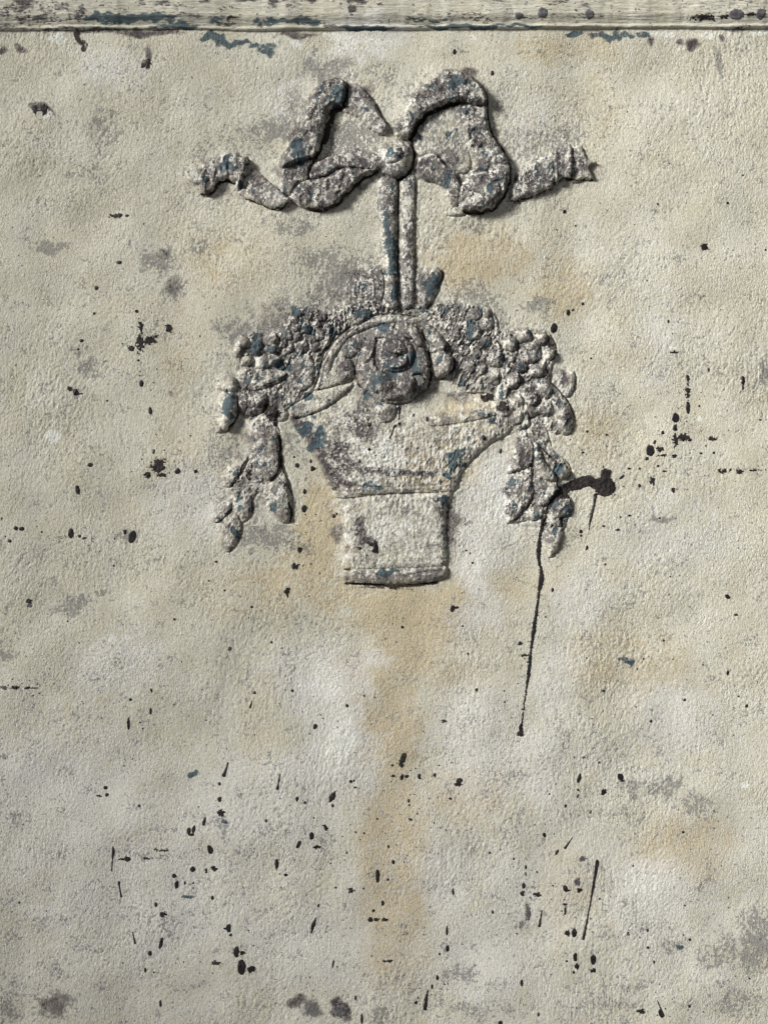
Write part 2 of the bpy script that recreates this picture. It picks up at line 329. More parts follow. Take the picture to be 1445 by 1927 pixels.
# a constant rotation for the coordinates, warped; strokes lean up to the right
c0, s0 = math.cos(1.15), math.sin(1.15)
along = wx * c0 - wy * s0; across = wx * s0 + wy * c0
n2 = perlin(along / 13, across / 6.5, 12)
vs = perlin(wx / 2.9, wy / 26, 14)
vmask = sstep(.0, .5, perlin(GXX / 170, GYY / 240, 15) + .15)
rs = np.random.RandomState(7)
w0 = rs.randn(GH, GW).astype(np.float32)
def unit(a): return (a / a.std()).astype(np.float32)
iso = unit(box1(box1(w0, 1, 0), 1, 1) + .35 * w0)
def drag(steps, lean): # brush drag: grain averaged along a short slanted path
    acc = 0
    for k in range(-steps, steps + 1):
        acc = acc + np.roll(np.roll(w0, -k, 0), int(round(k * lean)), 1)
    return unit(acc + .2 * box1(acc, 1, 1))
d1 = drag(2, .3); d2 = drag(4, .55); dv = drag(6, .06)
dm = sstep(-.35, .35, perlin(GXX / 120, GYY / 100, 18)); dm2 = sstep(-.2, .45, perlin(GXX / 90, GYY / 150, 19))
grain_ = iso * (1 - dm) * .27 + (d1 * .20 + iso * .13) * dm + .10 * d2 * dm2 + .13 * w0
fine = (.72 * grain_ + 0.03 * n2 + 0.09 * dv * vmask) * tex_amt
lump = fbm(GXX / 26, GYY / 24, 16, 3)
ridge = 1 - np.abs(perlin(GXX / 13, GYY / 12, 20)) * 2 - .3
chips = np.minimum(0, perlin(GXX / 17, GYY / 15, 21) + .28 + .25 * (1 - near)) * 6     # shallow flaked pits
rough_h = (.8 * lump + .38 * ridge * (.2 + near)) * (0.13 + 0.8 * near) + chips * (.18 + .45 * near)
crest = blur(fine, 2) ; crest = np.clip((fine - blur(fine, 9)) * .40 + .5 + .12 * (rough_h - blur(rough_h, 14)), 0, 1)
TEX = (1.0 * fine + rough_h).astype(np.float32)
TEXP = (1.15 * fine + .38 * rough_h).astype(np.float32)
base_h = big_wave(GXX, GYY) + mound * 3.5
wall_h = (base_h + TEX - groove).astype(np.float32)
comp = wall_h.copy()                             # everything built so far

# ------------------------------------------------------------------ pigment maps: eight layers
MAP = {k: np.zeros((GH, GW), np.float32) for k in ('ochre', 'cool', 'plum', 'teal', 'flake', 'brown', 'grey', 'pale')}
WPX = 16 * perlin(GXX / 42, GYY / 38, 31) + 8 * perlin(GXX / 15, GYY / 15, 32)
WPY = 16 * perlin(GXX / 42, GYY / 38, 33) + 8 * perlin(GXX / 15, GYY / 15, 34)
def patch(ch, rows):
    for (x, y, rx, ry, s) in rows:
        w = window(x - 2.6 * rx, x + 2.6 * rx, y - 2.6 * ry, y + 2.6 * ry)
        kk = min(1.0, min(rx, ry) / 14)
        dx = (GXX[w] + kk * WPX[w] - x) / rx; dy = (GYY[w] + kk * WPY[w] - y) / ry
        m = s * (1 - sstep(.35, 1.75, np.hypot(dx, dy)))
        MAP[ch][w] = np.maximum(MAP[ch][w], m)
patch('ochre', [(900, 480, 110, 60, .75), (1060, 540, 60, 60, .6), (780, 1150, 110, 60, .95), (600, 1010, 42, 110, .9), (560, 1100, 90, 55, .7), (430, 1120, 70, 50, .4),
    (740, 1640, 62, 220, .95), (735, 1380, 56, 140, .8), (770, 1230, 80, 50, .8), (650, 1120, 60, 40, .7), (830, 700, 30, 16, .3), (875, 1490, 70, 55, .8), (410, 490, 90, 70, .5), (340, 640, 50, 120, .4), (1190, 1250, 110, 60, .55), (1290, 1600, 90, 60, .75), (1060, 1660, 60, 90, .45),
    (1120, 830, 60, 70, .5), (1000, 900, 40, 40, .3), (810, 880, 90, 50, .85), (880, 790, 70, 60, .7), (600, 900, 50, 60, .4), (980, 1100, 90, 40, .5), (1080, 90, 130, 30, .5), (1130, 190, 60, 80, .35), (650, 120, 40, 20, .4),
    (1180, 640, 90, 60, .3), (480, 1380, 40, 90, .35), (700, 1260, 120, 40, .55), (1400, 960, 60, 60, .25), (660, 1070, 30, 60, .6), (880, 1060, 60, 50, .4), (440, 1820, 70, 14, .35), (170, 480, 60, 80, .25), (330, 880, 40, 80, .3), (860, 1270, 70, 40, .5)])
patch('cool', [(610, 1290, 70, 60, .9), (640, 1420, 60, 60, .9), (560, 1250, 60, 30, .6), (930, 950, 60, 110, .9), (900, 1160, 50, 30, .7), (1220, 1690, 60, 60, .8), (360, 940, 80, 60, .7), (230, 1250, 90, 50, .55), (640, 110, 80, 30, .5),
    (560, 180, 60, 60, .5), (1000, 240, 60, 60, .5), (1240, 640, 50, 120, .5), (1280, 1000, 130, 90, .45), (900, 1400, 60, 90, .7), (560, 1780, 90, 60, .6), (920, 1800, 60, 70, .7), (840, 1650, 40, 60, .6), (210, 130, 60, 40, .7), (270, 480, 80, 50, .4),
    (100, 1500, 160, 120, .5), (300, 1700, 150, 110, .5), (1090, 1130, 50, 50, .6), (1010, 1430, 60, 60, .5), (700, 1240, 40, 14, .6), (1270, 1350, 70, 60, .4), (640, 600, 40, 20, .3), (1180, 500, 80, 90, .3), (480, 1520, 120, 80, .5), (1040, 1280, 40, 60, .5), (960, 1700, 40, 60, .5)])
patch('cool', [(610, 1290, 60, 50, 1.2), (635, 1390, 45, 70, 1.2), (600, 1450, 60, 30, 1.0), (930, 930, 40, 80, 1.1), (900, 1050, 40, 60, 1.0), (700, 60, 70, 30, .9), (1225, 1690, 40, 50, 1.1), (370, 930, 50, 40, .9), (900, 1420, 40, 60, .9)])
patch('pale', [(610, 1290, 44, 40, .53), (635, 1390, 38, 66, .53), (930, 930, 36, 70, .46), (900, 1060, 30, 40, .45), (1225, 1690, 30, 40, .46), (690, 100, 50, 26, .47), (530, 170, 40, 40, .42)])
patch('grey', [(100, 462, 38, 16, .62), (170, 690, 30, 14, .58), (150, 655, 22, 14, .5), (200, 245, 40, 36, .5), (160, 325, 44, 16, .6), (50, 265, 30, 20, .42), (130, 1140, 30, 20, .66), (190, 1115, 26, 8, .55), (15, 1235, 20, 18, .65),
    (300, 490, 34, 30, .66), (330, 545, 24, 22, .5), (370, 460, 20, 16, .55), (235, 1010, 36, 12, .55), (420, 1555, 18, 30, .58), (520, 1560, 40, 20, .42), (460, 1600, 30, 20, .42), (1230, 1480, 70, 22, .55), (1310, 1510, 50, 24, .52), (1180, 1535, 50, 20, .48),
    (1425, 1770, 40, 70, .66), (1350, 1790, 55, 40, .56), (1240, 978, 26, 6, .62), (1312, 555, 12, 6, .6), (1435, 705, 14, 26, .75), (1354, 115, 7, 30, .75), (1010, 575, 40, 22, .64), (1300, 470, 30, 20, .3), (870, 1840, 40, 22, .5), (100, 1885, 60, 30, .58), (20, 1890, 30, 40, .55),
    (590, 1900, 16, 22, .7), (720, 1908, 26, 22, .66), (490, 1010, 55, 26, .66), (530, 1005, 40, 20, .62), (555, 200, 40, 40, .6), (525, 240, 36, 28, .72), (480, 265, 50, 30, .55), (430, 275, 40, 24, .5), (700, 130, 60, 40, .45), (620, 132, 60, 28, .66), (780, 175, 40, 30, .5), (945, 200, 26, 60, .45),
    (1000, 262, 60, 36, .55), (1070, 258, 40, 24, .5), (890, 425, 34, 10, .55), (560, 425, 60, 14, .6), (655, 270, 50, 40, .8), (680, 260, 40, 30, .8), (650, 520, 70, 40, .66), (600, 490, 60, 34, .55), (880, 560, 60, 36, .6), (560, 575, 60, 34, .6), (450, 615, 50, 30, .55), (425, 330, 60, 34, .5), (360, 335, 26, 40, .5),
    (390, 290, 40, 30, .5), (470, 690, 40, 40, .6), (420, 850, 40, 50, .45), (440, 930, 50, 60, .5), (1040, 700, 40, 60, .4), (1060, 1000, 30, 60, .45), (560, 700, 60, 60, .55), (700, 640, 100, 80, .6), (900, 640, 60, 60, .55), (560, 840, 50, 40, .5), (1190, 1240, 26, 14, .6), (850, 1000, 40, 50, .4),
    (160, 740, 30, 10, .42), (30, 575, 20, 10, .5), (130, 820, 20, 16, .3), (1100, 1630, 30, 10, .45), (60, 200, 30, 40, .25), (1060, 1390, 20, 30, .45), (980, 1460, 20, 12, .5), (260, 1720, 50, 20, .5), (320, 1740, 20, 30, .5), (160, 1780, 50, 20, .4), (30, 1700, 40, 60, .3), (610, 1600, 20, 40, .45), (300, 1610, 70, 10, .5),
    (1270, 1780, 26, 12, .55), (1200, 300, 14, 20, .45), (1230, 390, 40, 12, .45), (1355, 375, 16, 16, .5), (1300, 690, 50, 30, .35), (560, 1030, 40, 20, .5), (900, 1900, 120, 20, .45), (1150, 1890, 90, 20, .42), (1390, 1890, 60, 40, .5), (30, 1540, 40, 20, .4)])
patch('teal', [(440, 80, 50, 12, .62), (495, 90, 30, 10, .58), (400, 74, 30, 12, .72), (505, 100, 10, 8, .7), (1085, 62, 18, 6, .75), (1150, 69, 45, 7, .62), (1205, 66, 20, 6, .6), (858, 162, 12, 20, .85), (810, 535, 11, 17, 1), (740, 480, 9, 50, .68), (733, 440, 9, 40, .7), (728, 400, 8, 20, .6), (742, 545, 7, 18, .95),
    (563, 590, 11, 9, .95), (514, 656, 11, 6, .95), (484, 655, 14, 12, .78), (431, 755, 10, 20, 1), (433, 782, 10, 8, .9), (572, 803, 20, 13, 1.05), (600, 832, 20, 22, .7), (585, 748, 9, 6, .9), (680, 595, 18, 8, .85), (624, 625, 10, 11, .75), (725, 620, 14, 11, .9), (783, 690, 8, 28, .72), (886, 622, 9, 24, .85),
    (912, 646, 8, 10, .75), (860, 870, 16, 14, .85), (845, 892, 10, 8, .8), (695, 912, 10, 6, .9), (712, 918, 12, 5, .85), (830, 945, 9, 8, .95), (733, 1078, 24, 8, .75), (443, 1003, 7, 11, .95), (518, 955, 11, 8, .75), (1048, 882, 10, 11, .95), (963, 905, 7, 10, .9), (968, 950, 6, 8, .9), (1065, 962, 11, 13, .75),
    (1046, 1000, 6, 6, 1), (733, 290, 8, 11, .9), (752, 288, 8, 8, .8), (634, 183, 11, 13, .8), (560, 292, 18, 24, .68), (430, 312, 15, 13, .7), (843, 339, 9, 18, .72), (923, 356, 8, 11, .85), (370, 1457, 9, 8, .75), (425, 1545, 8, 6, .7), (1190, 1245, 14, 7, .6), (1278, 1782, 8, 4, .75), (350, 1690, 14, 5, .6), (520, 770, 8, 6, .5),
    (527, 682, 10, 12, .8), (545, 690, 10, 10, .6), (570, 615, 20, 16, .55), (870, 720, 14, 6, .62), (925, 790, 12, 12, .6), (490, 850, 9, 30, .52), (740, 700, 30, 40, .46), (700, 730, 20, 20, .55), (190, 40, 60, 10, .58), (300, 35, 60, 9, .52), (520, 42, 60, 12, .55), (410, 40, 40, 10, .5), (680, 53, 60, 4, .8), (860, 52, 90, 4, .7), (960, 50, 60, 4, .6)])
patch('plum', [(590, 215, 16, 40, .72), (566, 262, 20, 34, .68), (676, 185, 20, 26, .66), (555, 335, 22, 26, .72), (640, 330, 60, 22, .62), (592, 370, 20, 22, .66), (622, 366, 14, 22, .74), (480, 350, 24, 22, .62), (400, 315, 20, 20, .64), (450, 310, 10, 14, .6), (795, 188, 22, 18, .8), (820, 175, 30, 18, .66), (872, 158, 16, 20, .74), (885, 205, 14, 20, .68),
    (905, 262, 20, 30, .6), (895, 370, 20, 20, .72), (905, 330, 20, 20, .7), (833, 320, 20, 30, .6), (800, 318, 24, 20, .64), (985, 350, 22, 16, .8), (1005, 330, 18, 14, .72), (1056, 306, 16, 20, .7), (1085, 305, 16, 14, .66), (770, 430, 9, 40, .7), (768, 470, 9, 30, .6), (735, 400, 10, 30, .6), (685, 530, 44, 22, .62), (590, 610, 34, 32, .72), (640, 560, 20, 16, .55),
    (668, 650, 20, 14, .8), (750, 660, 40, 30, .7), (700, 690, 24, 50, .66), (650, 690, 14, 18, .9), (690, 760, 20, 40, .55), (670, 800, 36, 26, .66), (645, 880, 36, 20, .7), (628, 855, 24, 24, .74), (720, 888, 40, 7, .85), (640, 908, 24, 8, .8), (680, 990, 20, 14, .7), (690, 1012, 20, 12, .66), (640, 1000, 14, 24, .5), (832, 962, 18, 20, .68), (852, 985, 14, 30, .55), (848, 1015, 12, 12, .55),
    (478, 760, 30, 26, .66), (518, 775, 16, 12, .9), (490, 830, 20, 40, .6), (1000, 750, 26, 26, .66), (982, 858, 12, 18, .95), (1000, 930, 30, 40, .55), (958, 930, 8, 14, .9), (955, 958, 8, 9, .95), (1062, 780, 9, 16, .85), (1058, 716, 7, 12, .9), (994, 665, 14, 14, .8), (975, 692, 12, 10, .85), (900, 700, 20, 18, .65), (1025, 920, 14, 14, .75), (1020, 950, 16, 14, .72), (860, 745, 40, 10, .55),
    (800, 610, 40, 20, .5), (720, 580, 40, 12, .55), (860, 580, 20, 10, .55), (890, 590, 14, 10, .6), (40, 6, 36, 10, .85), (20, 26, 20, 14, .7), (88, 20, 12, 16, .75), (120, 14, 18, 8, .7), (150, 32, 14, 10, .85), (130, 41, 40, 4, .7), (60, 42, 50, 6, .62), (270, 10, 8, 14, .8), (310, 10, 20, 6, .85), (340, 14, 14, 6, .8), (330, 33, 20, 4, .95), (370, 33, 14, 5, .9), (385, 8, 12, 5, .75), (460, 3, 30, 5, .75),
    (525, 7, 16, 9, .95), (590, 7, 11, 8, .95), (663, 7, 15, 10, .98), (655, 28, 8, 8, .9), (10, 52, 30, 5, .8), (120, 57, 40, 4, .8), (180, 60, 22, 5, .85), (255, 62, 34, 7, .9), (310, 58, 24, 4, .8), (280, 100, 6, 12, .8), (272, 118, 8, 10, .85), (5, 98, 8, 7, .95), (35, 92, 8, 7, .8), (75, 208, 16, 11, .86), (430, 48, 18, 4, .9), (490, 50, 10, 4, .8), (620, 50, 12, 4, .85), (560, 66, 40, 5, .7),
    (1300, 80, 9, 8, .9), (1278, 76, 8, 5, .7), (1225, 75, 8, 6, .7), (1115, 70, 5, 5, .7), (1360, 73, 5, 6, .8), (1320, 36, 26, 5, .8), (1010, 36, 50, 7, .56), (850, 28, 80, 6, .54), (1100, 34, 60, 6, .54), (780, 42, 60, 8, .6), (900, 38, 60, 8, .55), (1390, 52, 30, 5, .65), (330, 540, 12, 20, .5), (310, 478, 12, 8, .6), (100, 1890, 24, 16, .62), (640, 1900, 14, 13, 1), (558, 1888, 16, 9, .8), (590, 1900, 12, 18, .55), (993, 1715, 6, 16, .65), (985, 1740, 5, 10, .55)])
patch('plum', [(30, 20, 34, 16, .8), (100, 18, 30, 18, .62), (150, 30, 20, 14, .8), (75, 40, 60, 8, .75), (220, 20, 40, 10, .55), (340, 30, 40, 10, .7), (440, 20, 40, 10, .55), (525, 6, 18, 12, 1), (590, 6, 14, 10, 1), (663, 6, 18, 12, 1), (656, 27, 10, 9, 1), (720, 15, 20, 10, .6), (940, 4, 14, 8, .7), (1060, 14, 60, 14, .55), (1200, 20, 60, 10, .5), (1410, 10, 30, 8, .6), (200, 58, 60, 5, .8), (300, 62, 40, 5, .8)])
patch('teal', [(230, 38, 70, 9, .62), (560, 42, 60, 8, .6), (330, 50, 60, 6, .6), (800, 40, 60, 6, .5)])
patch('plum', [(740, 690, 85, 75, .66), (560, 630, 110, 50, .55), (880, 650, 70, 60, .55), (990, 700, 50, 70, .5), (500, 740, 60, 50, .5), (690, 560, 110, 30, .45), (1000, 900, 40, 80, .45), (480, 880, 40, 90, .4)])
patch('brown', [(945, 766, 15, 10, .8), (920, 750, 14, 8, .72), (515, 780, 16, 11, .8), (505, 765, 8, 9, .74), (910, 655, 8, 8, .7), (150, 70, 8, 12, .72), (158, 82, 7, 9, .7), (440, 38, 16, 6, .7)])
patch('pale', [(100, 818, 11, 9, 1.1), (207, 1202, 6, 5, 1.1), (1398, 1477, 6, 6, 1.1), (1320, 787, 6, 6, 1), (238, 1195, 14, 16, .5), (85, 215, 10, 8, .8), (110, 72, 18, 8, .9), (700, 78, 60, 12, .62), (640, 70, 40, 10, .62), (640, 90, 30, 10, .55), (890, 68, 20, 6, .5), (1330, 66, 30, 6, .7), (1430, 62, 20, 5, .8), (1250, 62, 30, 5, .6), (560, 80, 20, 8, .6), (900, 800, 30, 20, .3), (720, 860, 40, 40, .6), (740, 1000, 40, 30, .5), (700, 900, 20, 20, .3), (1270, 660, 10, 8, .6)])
MAP['brown'] = np.maximum(MAP['brown'], 0)
def line_paint(ch, pts, wdt, s):
    pts = np.array(pts, float)
    w = window(pts[:, 0].min() - 12, pts[:, 0].max() + 12, pts[:, 1].min() - 12, pts[:, 1].max() + 12)
    d = np.full(GXX[w].shape, 1e9)
    for a, b in zip(pts[:-1], pts[1:]):
        e = b - a; t = np.clip(((GXX[w] - a[0]) * e[0] + (GYY[w] - a[1]) * e[1]) / (e @ e), 0, 1)
        d = np.minimum(d, np.hypot(GXX[w] - a[0] - t * e[0], GYY[w] - a[1] - t * e[1]))
    MAP[ch][w] = np.maximum(MAP[ch][w], s * np.exp(-(d / wdt) ** 2))
def wash_shade(f, rows):
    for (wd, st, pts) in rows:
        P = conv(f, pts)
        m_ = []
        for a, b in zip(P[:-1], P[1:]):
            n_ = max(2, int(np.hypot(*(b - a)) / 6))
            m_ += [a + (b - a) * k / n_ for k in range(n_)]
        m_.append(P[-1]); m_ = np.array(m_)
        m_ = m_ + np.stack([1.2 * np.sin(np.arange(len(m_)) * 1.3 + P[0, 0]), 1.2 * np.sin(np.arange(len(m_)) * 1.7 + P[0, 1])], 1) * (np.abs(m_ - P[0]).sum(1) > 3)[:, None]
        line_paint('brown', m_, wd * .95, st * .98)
# brown-black decorator's paint in the joints, plus bow and flower shade painted in
wash_shade(1, [(7, .95, [(1075, 400), (1010, 425), (985, 500), (955, 620)]), (4.2, .85, [(1092, 285), (1088, 372), (1015, 405), (975, 500), (945, 620), (905, 715)]), (3, .75, [(700, 785), (800, 755), (900, 715)]), (2.6, .8, [(890, 735), (852, 830), (880, 868)]), (3, .8, [(1285, 802), (1180, 856), (1110, 926), (1030, 1010), (940, 1042), (850, 1034)]),
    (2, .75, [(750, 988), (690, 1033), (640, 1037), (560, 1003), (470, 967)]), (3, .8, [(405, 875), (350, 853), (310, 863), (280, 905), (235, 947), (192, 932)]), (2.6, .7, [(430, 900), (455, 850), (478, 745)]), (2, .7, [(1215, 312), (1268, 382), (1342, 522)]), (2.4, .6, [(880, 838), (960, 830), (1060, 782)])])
wash_shade(2, [(5.5, .92, [(238, 598), (290, 505), (350, 446), (440, 408), (540, 378)]), (2.8, .8, [(655, 262), (695, 312), (712, 385), (716, 480), (745, 580), (806, 670), (852, 770), (850, 870)]), (3.4, .85, [(850, 870), (810, 960), (745, 1036), (660, 1056), (560, 1054)]), (2, .75, [(835, 988), (920, 975), (1000, 948), (1110, 900)]),
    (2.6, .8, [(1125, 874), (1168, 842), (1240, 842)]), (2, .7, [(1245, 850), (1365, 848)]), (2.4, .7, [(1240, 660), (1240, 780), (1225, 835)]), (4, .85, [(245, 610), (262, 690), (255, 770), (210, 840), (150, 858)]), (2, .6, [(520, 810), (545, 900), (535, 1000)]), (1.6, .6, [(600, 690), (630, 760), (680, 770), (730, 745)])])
wash_shade(3, [(3, .8, [(840, 575), (885, 680), (905, 790), (905, 880), (888, 970)]), (3, .8, [(1012, 690), (1000, 725)]), (3.4, .8, [(1062, 780), (1060, 840), (1035, 880), (975, 915)]), (2, .75, [(945, 160), (986, 200), (965, 290), (935, 355), (880, 432)]), (2.2, .6, [(402, 760), (392, 850), (410, 940), (480, 1015)]), (2.4, .7, [(110, 985), (130, 900), (165, 810), (200, 730)]), (2, .7, [(330, 335), (350, 390)])])
wash_shade(4, [(3, .8, [(430, 672), (395, 740), (340, 830)]), (2, .7, [(560, 650), (480, 670)]), (2.4, .8, [(680, 700), (600, 752), (480, 795)]), (3.4, .85, [(1180, 320), (1060, 430), (985, 500), (950, 545)]), (2.6, .8, [(290, 900), (300, 990), (262, 1080), (205, 1150)]), (2.6, .85, [(622, 1190), (630, 1290), (612, 1440)]), (1.8, .65, [(1010, 955), (850, 1025)]), (2.4, .7, [(1215, 640), (1225, 720), (1260, 800)]), (2.4, .75, [(520, 850), (510, 960)])])
wash_shade(5, [(2.2, .75, [(540, 130), (542, 240), (505, 285)]), (2, .7, [(612, 440), (618, 500)]), (4, .7, [(575, 355), (600, 400)]), (2, .7, [(592, 600), (585, 690)]), (3.2, .8, [(755, 620), (758, 690), (720, 735)]), (2.4, .75, [(665, 740), (645, 805)]), (2, .7, [(975, 285), (985, 365)]), (2.8, .8, [(1038, 430), (1030, 490), (985, 520)]), (3, .75, [(965, 545), (985, 620)]), (2.2, .75, [(1005, 690), (1085, 765), (1155, 862), (1184, 960), (1172, 1055)]), (1.8, .7, [(1190, 590), (1197, 665), (1185, 740), (1142, 792)]), (3, .75, [(740, 370), (742, 470)]), (2, .7, [(870, 520), (920, 500), (935, 430)]), (2, .65, [(740, 600), (810, 590), (818, 545)]), (1.8, .6, [(900, 960), (1000, 930), (1005, 860)])])
wash_shade(6, [(2.8, .85, [(703, 190), (708, 290), (720, 420), (694, 522), (622, 602)]), (2.4, .75, [(415, 385), (345, 530), (265, 655)]), (2, .75, [(722, 450), (770, 580), (806, 690), (815, 740)]), (3.2, .85, [(790, 800), (812, 860), (806, 965)]), (4, .75, [(430, 500), (425, 560)]), (2, .75, [(268, 860), (190, 952), (130, 978)]), (1.8, .7, [(348, 950), (362, 1030), (335, 1130), (250, 1262)]), (2, .7, [(455, 770), (464, 850), (435, 925)])])
wash_shade(7, [(2.2, .75, [(592, 280), (590, 390), (568, 480), (585, 620), (594, 722), (555, 802), (460, 925), (372, 982)]), (2.2, .75, [(640, 270), (700, 340), (800, 440)]), (2.2, .7, [(800, 590), (820, 670), (805, 720)]), (2.4, .75, [(895, 468), (928, 525), (900, 580)]), (1.8, .7, [(915, 742), (945, 832), (922, 915)]), (2.4, .75, [(820, 935), (850, 960), (855, 1040)]), (1.8, .7, [(845, 1140), (803, 1245), (745, 1292)]), (1.6, .6, [(450, 515), (370, 535), (345, 480)])])
# dark paint lines brushed by the decorator, and a flower shadow painted beside the handle
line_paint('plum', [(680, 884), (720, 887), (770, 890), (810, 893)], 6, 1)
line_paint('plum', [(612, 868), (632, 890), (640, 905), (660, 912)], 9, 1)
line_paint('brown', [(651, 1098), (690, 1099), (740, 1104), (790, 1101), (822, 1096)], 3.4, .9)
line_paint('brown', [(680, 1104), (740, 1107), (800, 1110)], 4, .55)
line_paint('brown', [(750, 345), (750, 420), (749, 490), (748, 565)], 2.4, .75)
line_paint('brown', [(781, 350), (781, 440), (780, 500), (779, 570)], 1.6, .6)
line_paint('brown', [(600, 735), (610, 690), (628, 655), (655, 625), (690, 600)], 3, .6)  # cast shadow of the left flowers, painted as a brown line
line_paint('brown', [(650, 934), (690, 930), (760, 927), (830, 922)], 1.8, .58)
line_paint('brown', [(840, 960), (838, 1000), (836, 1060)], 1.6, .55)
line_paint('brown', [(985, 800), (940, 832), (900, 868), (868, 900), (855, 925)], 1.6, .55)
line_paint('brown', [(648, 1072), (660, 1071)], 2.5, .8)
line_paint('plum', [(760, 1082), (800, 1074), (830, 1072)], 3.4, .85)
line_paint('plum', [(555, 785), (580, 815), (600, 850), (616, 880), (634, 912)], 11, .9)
line_paint('plum', [(1000, 1180), (1000, 1182)], 2, .5)
line_paint('grey', [(40, 1297), (0, 1293)], 3, .6)

relief_soft = blur(union, 4)
MAP['teal'] = np.maximum(MAP['teal'], relief_soft * np.clip(0 + .75 * fbm(GXX / 17, GYY / 22, 58, 3), 0, .7) * (1 - .7 * sstep(770, 800, GYY) * (np.abs(GXX - 740) < 110)))
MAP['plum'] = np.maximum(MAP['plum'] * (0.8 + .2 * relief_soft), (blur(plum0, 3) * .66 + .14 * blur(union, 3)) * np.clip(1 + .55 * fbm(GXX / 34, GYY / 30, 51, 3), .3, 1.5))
MAP['flake'] = np.maximum(np.clip(blur(flake0, 3) * .80 * np.clip(1 + .9 * fbm(GXX / 28, GYY / 26, 57, 3), .35, 1.9), 0, .62), .36 * np.clip(near * 1.2, 0, 1))
halo = blur(union, 15) * (.66 - .30 * sstep(560, 760, GYY)) + .05
MAP['grey'] = np.maximum(MAP['grey'] * 1.08, np.maximum(blur(plum0, 5) * .35, halo * np.clip(1 + .7 * fbm(GXX / 50, GYY / 44, 53, 3), .2, 1.5)))
# stretched noise widens the patches beyond their cores
wob = fbm(GXX / 60, GYY / 50, 40, 3)
for k, a in (('ochre', .16), ('cool', .16), ('grey', .12)):
    MAP[k] = np.clip(MAP[k] + a * (wob if k != 'cool' else -wob) * (.4 + MAP[k]), 0, 1.2)
warm_h = .13 * fbm(GXX / 190, GYY / 160, 44, 3)
MAP['ochre'] = np.clip(MAP['ochre'] + np.maximum(0, warm_h), 0, 1.2)
low = sstep(800, 1700, GYY) * .42
MAP['cool'] = np.clip(MAP['cool'] + low + np.maximum(0, -warm_h) * .8, 0, 1.2)
gspr = fbm(GXX / 45, GYY / 36, 48, 4)
MAP['grey'] = np.clip(np.maximum(MAP['grey'], .24 + .32 * gspr * (.6 + .25 * sstep(1400, 1900, GYY))), 0, 1.1)

# ------------------------------------------------------------------ meshes
def to_world(x, y, h):
    return np.stack([(x - CX) * S, -h * S, (CY - y) * S], -1)

def grid_mesh(name, X, Y, H, keep=None, mat=None, parent=None, tint=True, extra=None):
    """one mesh object out of a height grid, keeping the marked cells"""
    ny, nx = X.shape
    idx = np.arange(ny * nx).reshape(ny, nx)
    q = np.stack([idx[:-1, :-1], idx[1:, :-1], idx[1:, 1:], idx[:-1, 1:]], -1)
    q = q[keep] if keep is not None else q.reshape(-1, 4)
    used, inv = np.unique(q, return_inverse=True)
    q = inv.reshape(-1, 4).astype(np.int32)
    x = X.ravel()[used]; y = Y.ravel()[used]; h = H.ravel()[used]
    co = to_world(x, y, h)
    org = np.array([(co[:, 0].min() + co[:, 0].max()) / 2, 0, (co[:, 2].min() + co[:, 2].max()) / 2])
    me = bpy.data.meshes.new(name)
    me.vertices.add(len(co)); me.vertices.foreach_set('co', (co - org).astype(np.float32).ravel())
    me.loops.add(q.size); me.loops.foreach_set('vertex_index', q.ravel())
    me.polygons.add(len(q)); me.polygons.foreach_set('loop_start', np.arange(0, q.size, 4, dtype=np.int32))
    try: me.polygons.foreach_set('loop_total', np.full(len(q), 4, np.int32))
    except Exception: pass
    me.update(calc_edges=True)
    if tint:
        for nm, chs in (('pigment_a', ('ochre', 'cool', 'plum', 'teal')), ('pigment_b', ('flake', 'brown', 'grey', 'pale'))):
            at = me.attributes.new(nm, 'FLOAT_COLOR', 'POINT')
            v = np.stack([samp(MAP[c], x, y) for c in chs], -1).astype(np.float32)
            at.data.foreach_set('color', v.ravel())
        at = me.attributes.new('crest', 'FLOAT', 'POINT')
        at.data.foreach_set('value', samp(crest, x, y).astype(np.float32))
    me.shade_smooth()
    o = bpy.data.objects.new(name, me); C.objects.link(o)
    o.location = org
    if mat: me.materials.append(mat)
    if parent is not None:
        o.parent = parent
        ww = parent
        off = np.zeros(3)
        while ww is not None:
            off += np.array(ww.location); ww = ww.parent
        o.location = org - off
    return o

